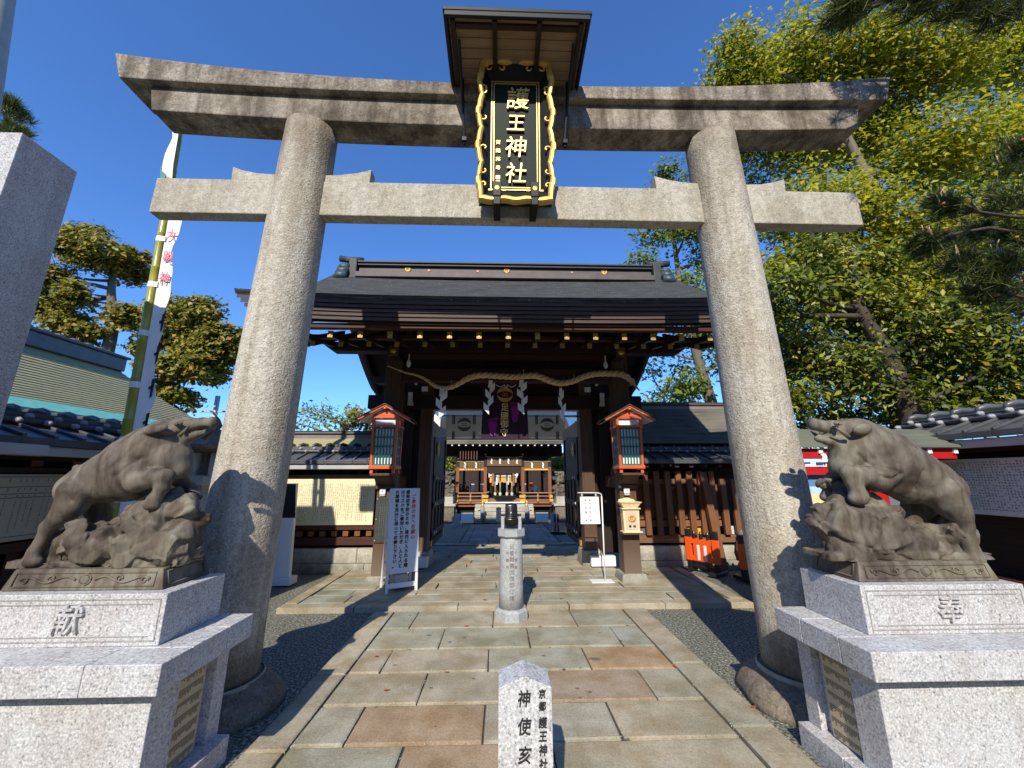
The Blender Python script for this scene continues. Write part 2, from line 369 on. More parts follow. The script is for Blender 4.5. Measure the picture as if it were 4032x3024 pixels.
M['slab'] = paving('path_slabs', [(0,(.39,.375,.29)), (.18,(.42,.37,.275)), (.34,(.355,.36,.295)), (.5,(.435,.38,.275)), (.62,(.375,.365,.285)), (.8,(.41,.38,.295)), (.93,(.42,.35,.255))])
M['slab_tan'] = paving('tan_slabs', [(0,(.45,.325,.205)), (.5,(.40,.295,.19))])
M['slab_brown'] = paving('brown_slabs', [(0,(.37,.295,.215)), (.5,(.34,.275,.20))])
M['kerb'] = paving('kerb_stone', [(0,(.44,.385,.285)), (.3,(.41,.37,.285)), (.6,(.46,.405,.30)), (.8,(.42,.375,.29))])
M['slab_far'] = paving('court_slabs', [(0,(.24,.245,.25)), (.4,(.27,.27,.27)), (.7,(.225,.23,.235))])
M['mortar'] = plain('joint_dirt', (.06,.052,.04), .95, .4, 40)
b = MB(); b.poly([(-220,-60,-.022),(220,-60,-.022),(220,9.9,-.022),(-220,9.9,-.022)]); b.poly([(-220,9.9,-.022),(220,9.9,-.022),(220,9.9,-.17),(-220,9.9,-.17)]); b.poly([(-220,9.9,-.17),(220,9.9,-.17),(220,400,-.17),(-220,400,-.17)])
tag(b.build('ground', M['asphalt']), 'grey green exposed aggregate ground beside the stone path', 'ground', kind='structure')
b = MB(); b.poly([(-1.6,-4,-.017),(1.63,-4,-.017),(1.63,5.15,-.017),(-1.6,5.15,-.017)]); b.poly([(-2.7,5.18,-.017),(2.85,5.18,-.017),(2.85,9.9,-.017),(-2.7,9.9,-.017)])
b.poly([(-1.2,9.95,-.165),(1.55,9.95,-.165),(1.55,14.9,-.165),(-1.2,14.9,-.165)])
tag(b.build('path_bed', M['mortar']), 'dark earth in the joints of the stone paving', 'ground', kind='structure')
rnd = random.Random(5)
def slab(mb, x0, x1, y0, y1, z, gap=.006, jit=.006, th=.03):
    j = lambda: rnd.uniform(-jit, jit); g = gap
    zt = [z + rnd.uniform(-.002, .002) for _ in range(4)]
    P = [(x0+g+j(), y0+g+j()*.5), (x1-g+j(), y0+g+j()*.5), (x1-g+j(), y1-g+j()*.5), (x0+g+j(), y1-g+j()*.5)]
    c = .012
    top = [(P[0][0]+c, P[0][1]+c), (P[1][0]-c, P[1][1]+c), (P[2][0]-c, P[2][1]-c), (P[3][0]+c, P[3][1]-c)]
    v = [mb.b.verts.new((*p, z-th)) for p in P] + [mb.b.verts.new((*p, z-.005)) for p in P] + [mb.b.verts.new((*p, q)) for p, q in zip(top, zt)]
    for a in (0, 4):
        for k in range(4): mb.b.faces.new((v[a+k], v[a+(k+1) % 4], v[a+4+(k+1) % 4], v[a+4+k]))
    mb.b.faces.new(v[8:12])
ROWS = [(5.13,4.60,[-1.36,-1.07,-0.19,0.71,1.35],''), (4.59,4.09,[-1.36,-0.69,0.17,1.05,1.35],''), (4.08,3.65,[-1.36,-1.1,-0.22,0.64,1.35],'...t'),
        (3.64,3.19,[-1.36,-0.7,0.25,1.01,1.35],'..b.'), (3.18,2.77,[-1.36,-1.05,-0.22,0.63,1.35],'.t..'), (2.76,2.36,[-1.36,-0.69,0.19,1.35],'.t.'),
        (2.35,1.98,[-1.36,-1.0,-0.2,0.75,1.35],'....'), (1.97,1.5,[-1.36,-0.4,0.5,1.35],''), (1.5,1.0,[-1.36,-0.9,0.1,0.9,1.35],''), (1.0,.4,[-1.36,-0.2,0.7,1.35],''),
        (.4,-.3,[-1.36,-0.6,0.4,1.35],''), (-.3,-1.1,[-1.36,-0.1,0.8,1.35],''), (-1.1,-2,[-1.36,-0.5,0.4,1.35],''), (-2,-3,[-1.36,0.0,1.35],'')]
b = MB(); t_ = MB(); br = MB()
for y1, y0, xs, kk in ROWS:
    for i in range(len(xs)-1):
        kind = kk[i] if i < len(kk) else '.'
        slab({'.': b, 't': t_, 'b': br}[kind], xs[i], xs[i+1], y0, y1, 0)
tag(b.build('path', M['slab']), 'grey green stone slabs of the approach path', 'path', kind='structure')
tag(t_.build('path_tan_slabs', M['slab_tan']), 'tan slabs set in the approach path', 'path', kind='structure')
tag(br.build('path_brown_slab', M['slab_brown']), 'brown slab set in the approach path', 'path', kind='structure')
b = MB()
for (xa, xb, xc, xd), ys in (((-1.365,-1.60,0,0), [-3,-1.6,-.2,1.1,2.0,2.72,3.62,5.13]), ((1.355,1.63,0,0), [-3,-1.4,.1,1.3,2.05,2.85,3.72,5.13])):
    for y0, y1 in zip(ys, ys[1:]): slab(b, min(xa, xb), max(xa, xb), y0, y1, .006, jit=.004)
tag(b.build('kerb', M['kerb']), 'long tan kerb stones edging the approach path', 'kerb', kind='structure')
# platform in front of and under the gate
b = MB(); xs = [-2.76, -1.85, -.62, .72, 1.9, 3.0]
for a, c in zip(xs, xs[1:]): slab(b, a, c, 5.15, 5.33, .042, jit=.003, th=.07)
for a, c in zip([5.33,5.9,6.5,7.1], [5.9,6.5,7.1,7.4]): slab(b, 2.8, 2.98, a, c, .042, jit=.003, th=.07); slab(b, -2.76, -2.6, a, c, .042, jit=.003, th=.07)
tag(b.build('platform_kerb', M['kerb']), 'kerb stones along the edge of the gate forecourt', 'kerb', kind='structure')
b = MB(); y = 5.34
while y < 9.25:
    h = rnd.uniform(.24, .37); x = -2.58
    while x < 2.78:
        wd = rnd.uniform(.45, 1.15); x1 = min(x+wd, 2.78)
        if 2.78-x1 < .3: x1 = 2.78
        slab(b, x, x1, y, y+h, .04, jit=.016, th=.06, gap=.005); x = x1
    y += h
for a, c in zip([-2.6,-1.3,.1,1.4], [-1.3,.1,1.4,2.8]): slab(b, a, c, y, y+.3, .06, jit=.004, th=.08)
tag(b.build('forecourt', M['slab']), 'uneven stone paving of the gate forecourt', 'paving', kind='structure')
b = MB(); y = 10.35; c0 = .035
b.box(-2.6, 2.7, 9.66, 10.33, -.17, -.10)
while y < 14.9:
    h = rnd.uniform(.55, .75)
    for a, c in ((-1.19,-1.0),(1.25,1.44)): slab(b, a+c0, c+c0, y, y+h, -.145)
    x = -1.0+c0
    for k in range(4):
        x1 = -1.0+c0+2.25*(k+1)/4; sh = rnd.uniform(-.1, .1) if k < 3 else 0
        slab(b, x, x1+sh, y, y+h, -.147); x = x1+sh
    y += h
tag(b.build('court_path', M['slab_far']), 'dark grey slab path inside the gate', 'path', kind='structure')
# petals and grit caught in the joints
b = MB()
for y1, y0, xs, kk in ROWS[:9]:
    for k in range(34):
        if rnd.random() < .6: px, py = rnd.uniform(-1.35, 1.4), y0+rnd.gauss(0, .012)
        else: px, py = rnd.choice(xs)+rnd.gauss(0, .01), rnd.uniform(y0, y1)
        s = rnd.uniform(.004, .009); a = rnd.random()*3; dx, dy = s*math.cos(a), s*math.sin(a)
        b.poly([(px-dx,py-dy,.004),(px+dy*.4,py-dx*.4,.005),(px+dx,py+dy,.006),(px-dy*.4,py+dx*.4,.005)])
tag(b.build('petal_litter', plain('dry_petal',(.62,.52,.38),.8,.3,50)), 'dry petals and grit caught in the paving joints', 'litter', kind='stuff')
b = MB()
for k in range(34):
    px, py = rnd.uniform(-1.3, 1.4), rnd.uniform(1.6, 5.0); r = rnd.uniform(.008, .02)*(2.2 if k == 0 else 1)
    b.poly([(px+r*rnd.uniform(.7,1.5)*math.cos(a), py+r*rnd.uniform(.5,1)*math.sin(a), .0035) for a in [i*math.pi/4 for i in range(8)]])
tag(b.build('dark_stains', plain('dark_inclusion',(.14,.14,.13),.8,.2,30)), 'dark flecks and stains on the slabs', 'stain', kind='stuff')
# fallen leaves lying on the paving
M['leaf_red'] = plain('fallen_leaf', (.36,.10,.04), .7, .4, 30)
LV = [(-1.21,3.93,'curled brown leaf by the left kerb of the path'), (-.47,4.62,'rust red leaf in the joint left of the stone post'), (.31,4.57,'rust red leaf in the joint right of the stone post'),
      (-.96,3.36,'round brown leaf lying on a grey slab'), (.66,5.38,'curled orange leaf on the forecourt right of the stone post'), (-.3,5.36,'red leaf on the forecourt kerb left of the stone post'),
      (1.66,4.95,'brown leaf at the end of the right kerb'), (1.62,3.05,'red leaf on the ground beside the right kerb'), (-.55,3.62,'small brown leaf in a slab joint'), (1.34,3.66,'yellow brown leaf by the right kerb')]
for i, (x, y, lb) in enumerate(LV):
    b = MB(); a = rnd.random()*6; s = rnd.uniform(.022, .034)
    pr = [(-1,0,.1),(-.4,.5,.32),(.3,.45,.2),(1,0,.35),(.3,-.5,.25),(-.4,-.45,.1)]
    z0 = .045 if y > 5.15 else .004
    pts = [(x+s*(p*math.cos(a)-q*math.sin(a)), y+s*(p*math.sin(a)+q*math.cos(a)), z0+s*r) for p, q, r in pr]
    mid = b.b.verts.new((x, y, z0+.002)); vs = [b.b.verts.new(p) for p in pts]
    for k in range(6): b.b.faces.new((mid, vs[k], vs[(k+1) % 6]))
    tag(b.build('fallen_leaf', M['leaf_red']), lb, 'leaf', 'fallen leaves on the paving')
# ================================================================ torii
# unseen park wood behind the viewer, added to block low sky and deepen shadows
def bank():
    b = MB(); n, m = 90, 14; g = []
    for i in range(n+1):
        x = -90+180*i/n; col_ = []
        for j in range(m+1):
            t = j/m; z = 15*t*(1+.16*mnoise.noise(Vector((x*.12, 3, 0)))); q = 2.2*mnoise.noise(Vector((x*.22, z*.25, 7)))+1.3*mnoise.noise(Vector((x*.7, z*.7, 1)))
            col_.append(b.b.verts.new((x, -26-4*t*t-q, z-.02)))
        g.append(col_)
    for i in range(n):
        for j in range(m): b.b.faces.new((g[i][j], g[i+1][j], g[i+1][j+1], g[i][j+1]))
    for i in range(n): b.b.faces.new((g[i][m], g[i+1][m], b.b.verts.new((g[i+1][m].co.x, -45, 0)), b.b.verts.new((g[i][m].co.x, -45, 0))))
    return b
tag(bank().build('sky_blocking_wood', plain('woodland', (.035,.05,.018), .9, .4, 1.2)), 'unseen dark green wood across the street, added to block low sky light', 'wood', kind='stuff')
T = thing('torii_gate', 'large grey granite torii gate standing over the approach path', 'torii gate', (0, 3.2, 0))
PX = 2.045
def pillar(sx):
    b = MB(); pts = []; rad = []; z = .1
    for i in range(30):
        z = .1 + (4.83-.1)*i/29; x = sx*(PX + .085 - .145*(z/4.83)**.9)
        pts.append((x, 3.2, z)); rad.append(.262 - .034*(z/4.83) + .012*max(0, 1-z/.5))
    b.tube(pts, rad, 48); return b.build('pillar', M['pillar'], T, smooth=True)
for sx in (-1, 1):
    pillar(sx)
    b = MB(); x = sx*(PX+.07)
    b.lathe([(.46,-.03),(.445,.02),(.41,.08),(.35,.13),(.30,.155),(.29,.17)], (x, 3.2, 0), 40)
    me_o = b.build('foot_stone', M['basestone'], T, smooth=True)
    for v in me_o.data.vertices:
        q = mnoise.noise(v.co*3.1+Vector((sx*5,0,0)))*.05+mnoise.noise(v.co*9)*.012
        v.co += Vector((v.co.x-sx*(PX+.07), v.co.y, 0)).normalized()*q
    b = MB(); b.lathe([(.30,.15),(.305,.165),(.29,.18)], (x, 3.2, 0), 32, cap=False); b.build('mortar_ring', M['step'], me_o, smooth=True)
def up(x, a): return a*(abs(x)/3.6)**2.35
def beam(name, m, L0, L1, y0, y1, z0, z1, rise0, rise1, top=None, n=40, bev=.012):
    """curved beam: x runs -L..L at the bottom (L0) and top (L1); rises towards the ends"""
    b = MB(); secs = []
    for i in range(n+1):
        t = -1+2*i/n
        xb, xt = t*L0, t*L1
        pts = [(xb, y0, z0+up(xb, rise0)), (xb, y1, z0+up(xb, rise0)), (xt, y1, z1+up(xt, rise1))]
        if top: pts.append((xt, (y0+y1)/2, z1+up(xt, rise1)+top))
        pts.append((xt, y0, z1+up(xt, rise1)))
        secs.append([b.b.verts.new(p) for p in pts])
    k = len(secs[0])
    for a, c in zip(secs, secs[1:]):
        for j in range(k): b.b.faces.new((a[j], a[(j+1) % k], c[(j+1) % k], c[j]))
    b.b.faces.new(secs[0]); b.b.faces.new(secs[-1][::-1])
    return b.build(name, m, T, bevel=bev)
beam('top_lintel', M['lintel'], 3.74, 3.84, 3.0, 3.4, 5.126, 5.273, .085, .205, top=.05)
beam('under_lintel', M['lintel'], 3.44, 3.51, 3.07, 3.34, 4.838, 5.129, .10, .115)
b = MB(); b.box(-3.30, 3.33, 3.137, 3.263, 3.873, 4.235); b.build('tie_beam', M['tie'], T, bevel=.01)
for sx in (-1, 1):
    for d, (xa, xb) in ((-1, (PX-.20, 1.365)), (1, (PX+.20, 2.635))):
        b = MB(); xa *= sx; xb *= sx
        prof = [(0,.0),(1,.0),(1.02,.145),(.75,.105),(.4,.078),(0,.07)]
        b.prism([(xa+(xb-xa)*t, 3.145, 4.236+h) for t, h in prof], (0,.11,0)); b.build('wedge', M['tie'], T, bevel=.006)
# ---- the name plaque hanging in front of the lintels
P = thing('name_plaque', 'black and gold shrine name plaque hanging from the torii', 'plaque', (0, 3.0, 3.9))
tilt = Matrix.Rotation(R(5), 4, 'X')        # leans forward at the top
def PL(x, y, z): # plaque space -> local to P: x right, y towards the back, z up from the lower edge
    return Vector((x, y, z))
PM = tilt
def pb(b, name, m, par=P, **k):
    bmesh.ops.transform(b.b, matrix=PM, verts=b.b.verts); return b.build(name, m, par, local=True, **k)
W2, H2 = .232, 1.13      # panel
b = MB(); b.box(-W2, W2, 0, .03, .14, .14+H2); panel = pb(b, 'panel', M['panel_green'])
b = MB()
for ww, zz0, zz1, t in ((W2-.008, .148, .132+H2, .008), (W2-.030, .170, .110+H2, .007)):
    b.box(-ww, ww, -.008, -.001, zz0, zz0+t); b.box(-ww, ww, -.008, -.001, zz1-t, zz1); b.box(-ww, -ww+t, -.008, -.001, zz0+t, zz1-t); b.box(ww-t, ww, -.008, -.001, zz0+t, zz1-t)
pb(b, 'gold_line', M['gold_paint'], panel)
# sloping black border and the wavy gilt rim
b = MB()
for q in ([(-W2,0,.14),(W2,0,.14),(.335,-.07,.02),(-.335,-.07,.02)], [(-W2,0,.14+H2),(-.335,-.07,1.39),(.335,-.07,1.39),(W2,0,.14+H2)], [(-W2,0,.14),(-.335,-.07,.02),(-.335,-.07,1.39),(-W2,0,.14+H2)], [(W2,0,.14),(W2,0,.14+H2),(.335,-.07,1.39),(.335,-.07,.02)]):
    b.poly(q)
b.box(-.33, .33, .031, .06, .03, 1.38); border = pb(b, 'border', M['black'])
def wav(t):   # outline offset along a side, t 0..1
    q = (t*4.0) % 1.0; return .03*abs(math.sin(math.pi*q))**.6 - .018 + (.012 if abs(q-.5) < .12 else 0)
out = []
for i in range(96): t = i/96; out.append((.328+.015*math.sin(t*math.pi)+wav(t)*math.sin(math.pi*min(1,t*6, (1-t)*6)/2)*.9, .0+1.40*t))
rim = [(x, z) for x, z in out]
for i in range(20): t = i/20; rim.append((.328-.656*t, 1.40+.022*math.sin(t*math.pi*3)**2+.02*math.sin(t*math.pi)))
rim += [(-x, z) for x, z in out[::-1]]
for i in range(1, 20): t = i/20; rim.append((-.328+.656*t, .0-.016*math.sin(t*math.pi*3)**2))
b = MB(); k = len(rim)
cx, cz = 0, .705
rings = []
for off, yy in ((0, -.035), (.0, -.085), (.010, -.10), (.030, -.098), (.044, -.088), (.048, -.066)):
    ring = []
    for x, z in rim:
        sxn = 1-off/.345; szn = 1-off/.70
        ring.append(b.b.verts.new((x*sxn, yy, cz+(z-cz)*szn)))
    rings.append(ring)
for a, c in zip(rings, rings[1:]):
    for j in range(k): b.b.faces.new((a[j], a[(j+1) % k], c[(j+1) % k], c[j]))
pb(b, 'gilt_rim', M['gold'], P)
b = MB()
def curl(x, z, s, fx, fz):
    pts = []
    for i in range(14):
        a = i/13*4.2; r = s*(1-.055*i); pts.append((x+fx*(r*math.cos(a)-s), -.062, z+fz*r*math.sin(a)))
    b.tube(pts, [.006+.004*(i/13) for i in range(14)], 6)
for sx in (-1, 1):
    for z, fz in ((.16,1),(.30,-1),(.52,1),(.83,-1),(1.10,-1),(1.13,1)): curl(sx*.318, z, .034, sx, fz)
    curl(sx*.15, 1.35, .032, sx, -1); curl(sx*.22, 1.35, .032, -sx, -1)
pb(b, 'gilt_scroll', M['gold'], border)
for ch, z, sz in zip('護王神社', (1.05, .80, .55, .29), (.24, .19, .225, .215)):
    me = vtext(ch, sz, .3, .010, .0, shear=.1, sx=.92); me.transform(PM @ Matrix.Translation((.015 if ch == '護' else .0, -.016, z))); link('gilt_character', me, M['gold_paint'], panel)
me = vtext('賀陽邦寿', .045, .085, .003, .0); me.transform(PM @ Matrix.Translation((-.158, -.006, .62))); link('signature', me, M['gold_paint'], panel)
b = MB(); b.box(-.176,-.140,-.008,-.001,.255,.291); b.box(-.176,-.140,-.008,-.001,.205,.241); pb(b, 'seal', M['gold_paint'], panel)
for sx in (-1, 1):
    b = MB(); x = sx*.165
    b.prism([(x-.04,-.115,.16),(x+.04,-.115,.16),(x+.034,-.115,.02),(x-.034,-.115,.02)], (0,.03,0)); b.box(x-.03, x+.03, -.11, .16, -.055, .02)
    h = pb(b, 'hook', M['black'], P, bevel=.005)
    b = MB()
    b.prism([(x+.02*math.cos(a), -.118, .095+.02*math.sin(a)) for a in [i*math.pi/4 for i in range(8)]], (0,.004,0)); b.box(x-.075,x-.045,-.105,-.098,.075,.09); b.box(x+.045,x+.075,-.105,-.098,.075,.09); pb(b, 'gilt_stud', M['gold'], h)
# ---- the small roof over the plaque
RF = thing('plaque_roof', 'small black edged wooden canopy above the torii name plaque', 'canopy', (0, 3.0, 5.2))
def ry(y): return 5.262 + (3.03-y)*.085    # underside rises a little towards the front edge
b = MB()
for i in range(7):
    ya, yb = 3.03-.083*i, 3.03-.083*(i+1); b.box(-.58, .585, yb+.001, ya-.001, ry(ya), ry(ya)+.018)
b.build('board', M['boards'], RF)
b = MB()
for x in (-.545, -.19, .19, .545): b.prism([(x-.02, 3.03, ry(3.03)-.045),(x-.02,2.47,ry(2.47)-.045),(x-.02,2.47,ry(2.47)-.001),(x-.02,3.03,ry(3.03)-.001)], (.04,0,0))
b.build_each('rafter', M['dark_depth'], RF, bevel=.003)
b = MB(); b.box(-.52,.52,2.50,2.54,ry(2.5)-.03,ry(2.5)-.002); b.build('cross_rail', M['dark_depth'], RF)
b = MB(); b.prism([(-.625,2.43,ry(2.43)+.02),(-.625,3.06,ry(3.06)+.02),(-.625,3.25,5.40),(-.625,2.43,ry(2.43)+.055)], (1.255,0,0)); b.box(-.61,.615,2.435,2.465,ry(2.45)-.03,ry(2.45)+.02)
for s in (-.60,.605): b.prism([(s-.014,2.44,ry(2.44)-.03),(s-.014,3.06,ry(3.06)-.05),(s-.014,3.06,ry(3.06)+.02),(s-.014,2.44,ry(2.44)+.02)],(.028,0,0))
b.build('roof_sheet', M['black'], RF, bevel=.004)
b = MB()
for x in (-.50,.50):
    b.tube([(x,2.95,5.24),(x*.985,2.99,4.9),(x*.96,3.03,4.72),(x*.955,3.05,4.60)], .013, 8); b.tube([(x,2.60,ry(2.6)-.05),(x*.99,2.97,4.98)], .012, 8); b.box(x*.955-.02,x*.955+.02,3.02,3.062,4.62,4.66)
b.build_each('iron_strut', M['black'], RF)
# ================================================================ boar statues on pedestals, monument, stele, stone post
BL_= {'torso': [(-2.631, 2.475, 1.482, 0.107), (-2.565, 2.475, 1.53, 0.111), (-2.467, 2.475, 1.572, 0.13), (-2.348, 2.475, 1.639, 0.153), (-2.253, 2.475, 1.707, 0.151), (-2.183, 2.475, 1.789, 0.115), (-2.117, 2.475, 1.837, 0.074), (-2.053, 2.475, 1.863, 0.045), (-1.986, 2.475, 1.876, 0.035), (-1.939, 2.475, 1.876, 0.037)], 'belly': [(-2.56, 2.475, 1.506, 0.09), (-2.455, 2.475, 1.521, 0.114), (-2.353, 2.475, 1.548, 0.136), (-2.28, 2.475, 1.602, 0.137)], 'chest': [(-2.253, 2.475, 1.707, 0.136), (-2.137, 2.475, 1.651, 0.114), (-2.072, 2.475, 1.602, 0.064)], 'jaw': [(-2.163, 2.475, 1.751, 0.081), (-2.088, 2.475, 1.783, 0.045), (-2.023, 2.475, 1.804, 0.026), (-1.966, 2.475, 1.818, 0.015)], 'hind': [(-2.561, 2.405, 1.461, 0.095), (-2.569, 2.39, 1.394, 0.071), (-2.6, 2.385, 1.338, 0.053), (-2.653, 2.385, 1.283, 0.037), (-2.679, 2.385, 1.191, 0.028), (-2.694, 2.385, 1.154, 0.03), (-2.701, 2.385, 1.111, 0.038)], 'hind2': [(-2.642, 2.565, 1.43, 0.086), (-2.583, 2.575, 1.344, 0.058), (-2.549, 2.575, 1.278, 0.049), (-2.525, 2.575, 1.231, 0.037)], 'fore': [(-2.246, 2.395, 1.577, 0.088), (-2.21, 2.365, 1.53, 0.061), (-2.118, 2.355, 1.547, 0.051), (-2.044, 2.355, 1.553, 0.039), (-2.055, 2.355, 1.49, 0.032), (-2.083, 2.355, 1.433, 0.031), (-2.1, 2.355, 1.405, 0.035)], 'fore2': [(-2.208, 2.555, 1.591, 0.076), (-2.123, 2.575, 1.528, 0.042), (-2.057, 2.575, 1.478, 0.032), (-2.031, 2.575, 1.44, 0.031)], 'tail': [(-2.661, 2.475, 1.578, 0.024), (-2.676, 2.475, 1.603, 0.018), (-2.651, 2.475, 1.609, 0.014)], 'ear': [(-2.215, 2.315, 1.812, 0.001), (-2.093, 2.325, 1.832, 0.001)], 'eye': [(-2.062, 2.375, 1.863, 0.017)], 'tusk': [(-2.033, 2.375, 1.789, 0.013), (-2.002, 2.37, 1.819, 0.011), (-1.983, 2.37, 1.852, 0.003)], 'nost': [(-1.898, 2.425, 1.879, 0.006)], 'rock': [(-2.823, 2.475, 1.062, 0.034), (-2.701, 2.445, 1.089, 0.056), (-2.644, 2.475, 1.138, 0.092), (-2.6, 2.475, 1.193, 0.087), (-2.526, 2.455, 1.207, 0.075), (-2.42, 2.445, 1.169, 0.109), (-2.324, 2.425, 1.155, 0.102), (-2.325, 2.475, 1.259, 0.088), (-2.241, 2.445, 1.319, 0.1), (-2.183, 2.455, 1.364, 0.089), (-2.155, 2.495, 1.385, 0.085), (-2.093, 2.515, 1.419, 0.055), (-1.992, 2.495, 1.42, 0.046), (-2.048, 2.475, 1.35, 0.108), (-1.982, 2.495, 1.331, 0.066), (-1.904, 2.505, 1.294, 0.042), (-2.113, 2.435, 1.252, 0.134), (-1.993, 2.475, 1.217, 0.118), (-2.162, 2.415, 1.156, 0.108), (-2.023, 2.425, 1.131, 0.103), (-1.945, 2.475, 1.121, 0.082), (-1.908, 2.495, 1.157, 0.042), (-2.242, 2.415, 1.134, 0.091), (-2.712, 2.475, 1.177, 0.04), (-1.945, 2.505, 1.254, 0.036)]}
BR_= {'torso': [(2.675, 2.475, 1.467, 0.128), (2.604, 2.475, 1.521, 0.135), (2.49, 2.475, 1.574, 0.157), (2.365, 2.475, 1.649, 0.179), (2.267, 2.475, 1.724, 0.165), (2.198, 2.475, 1.8, 0.119), (2.126, 2.475, 1.835, 0.076), (2.05, 2.475, 1.853, 0.048), (1.974, 2.475, 1.87, 0.035), (1.936, 2.475, 1.879, 0.035)], 'belly': [(2.594, 2.475, 1.481, 0.092), (2.47, 2.475, 1.494, 0.113), (2.359, 2.475, 1.534, 0.106)], 'chest': [(2.267, 2.475, 1.724, 0.144), (2.144, 2.475, 1.683, 0.121), (2.072, 2.475, 1.609, 0.081)], 'jaw': [(2.159, 2.475, 1.752, 0.086), (2.075, 2.475, 1.762, 0.054), (2.006, 2.475, 1.776, 0.032), (1.951, 2.475, 1.786, 0.021), (1.936, 2.475, 1.789, 0.016)], 'hind': [(2.603, 2.405, 1.444, 0.113), (2.623, 2.39, 1.382, 0.085), (2.649, 2.385, 1.326, 0.063), (2.664, 2.385, 1.258, 0.044), (2.665, 2.385, 1.167, 0.036), (2.673, 2.385, 1.125, 0.038), (2.68, 2.385, 1.084, 0.048)], 'hind2': [(2.634, 2.565, 1.39, 0.102), (2.581, 2.575, 1.309, 0.072), (2.558, 2.575, 1.25, 0.057)], 'fore': [(2.235, 2.395, 1.58, 0.103), (2.166, 2.365, 1.529, 0.075), (2.074, 2.355, 1.548, 0.056), (1.998, 2.355, 1.567, 0.046), (2.007, 2.355, 1.517, 0.039), (2.022, 2.355, 1.46, 0.038), (2.028, 2.355, 1.429, 0.046)], 'fore2': [(2.172, 2.555, 1.61, 0.08), (2.077, 2.575, 1.521, 0.048), (2.046, 2.575, 1.473, 0.036), (2.022, 2.575, 1.426, 0.036)], 'ear': [(2.18, 2.315, 1.834, 0.001), (2.071, 2.325, 1.821, 0.001)], 'eye': [(2.017, 2.375, 1.874, 0.019)], 'tusk': [(2.058, 2.375, 1.787, 0.014), (2.016, 2.37, 1.82, 0.011), (1.983, 2.37, 1.847, 0.003)], 'nost': [(1.909, 2.425, 1.877, 0.007)], 'rock': [(2.812, 2.475, 1.06, 0.041), (2.729, 2.475, 1.079, 0.061), (2.669, 2.495, 1.151, 0.111), (2.546, 2.505, 1.169, 0.097), (2.429, 2.475, 1.161, 0.096), (2.304, 2.445, 1.142, 0.101), (2.224, 2.445, 1.229, 0.135), (2.187, 2.455, 1.322, 0.123), (2.151, 2.475, 1.384, 0.083), (2.089, 2.415, 1.42, 0.061), (2.067, 2.475, 1.45, 0.07), (1.989, 2.475, 1.372, 0.076), (1.966, 2.535, 1.495, 0.043), (1.903, 2.475, 1.321, 0.075), (1.823, 2.455, 1.273, 0.057), (1.932, 2.475, 1.227, 0.109), (2.026, 2.435, 1.293, 0.128), (2.057, 2.425, 1.171, 0.133), (1.945, 2.455, 1.143, 0.1), (1.92, 2.495, 1.112, 0.054), (2.157, 2.415, 1.124, 0.092), (2.312, 2.455, 1.271, 0.055), (2.122, 2.515, 1.542, 0.043)]}
def statue_mat():
    m, n, L, b = mat('weathered_statue_stone'); v = coords(n, L)
    f = nz(n, L, v, 4.5, 6, .62); c = ramp(n, L, f, [(.3,(.068,.055,.044)), (.5,(.128,.108,.086)), (.7,(.205,.178,.138))])
    f2 = nz(n, L, v, 2.1, 5, .6); c = mix(n, L, ramp(n, L, f2, [(.46,0),(.62,.75)]), c, (.215,.205,.15))
    sv = coords(n, L, (9,9,1.6)); s = nz(n, L, sv, 2.0, 5, .6); c = mix(n, L, ramp(n, L, s, [(.42,0),(.6,.85)]), c, (.50,.42,.385), 'MULTIPLY')
    L.new(c, b.inputs['Base Color']); b.inputs['Roughness'].default_value = .7; b.inputs['Specular IOR Level'].default_value = .25
    g = nz(n, L, v, 60, 5, .6); p = bump(n, L, g, .2, .003, b); g2 = nz(n, L, v, 16, 4, .6); p = bump(n, L, g2, .2, .008, b, p); g3 = nz(n, L, coords(n, L, (40,40,9)), 2.2, 3); bump(n, L, g3, .18, .008, b, p); return m
M['statue'] = statue_mat()
def segd(px, pz, a, c):
    ax, az = a; bx, bz = c; dx, dz = bx-ax, bz-az; L2 = dx*dx+dz*dz or 1e-9
    t = max(0, min(1, ((px-ax)*dx+(pz-az)*dz)/L2)); return math.hypot(px-ax-t*dx, pz-az-t*dz)
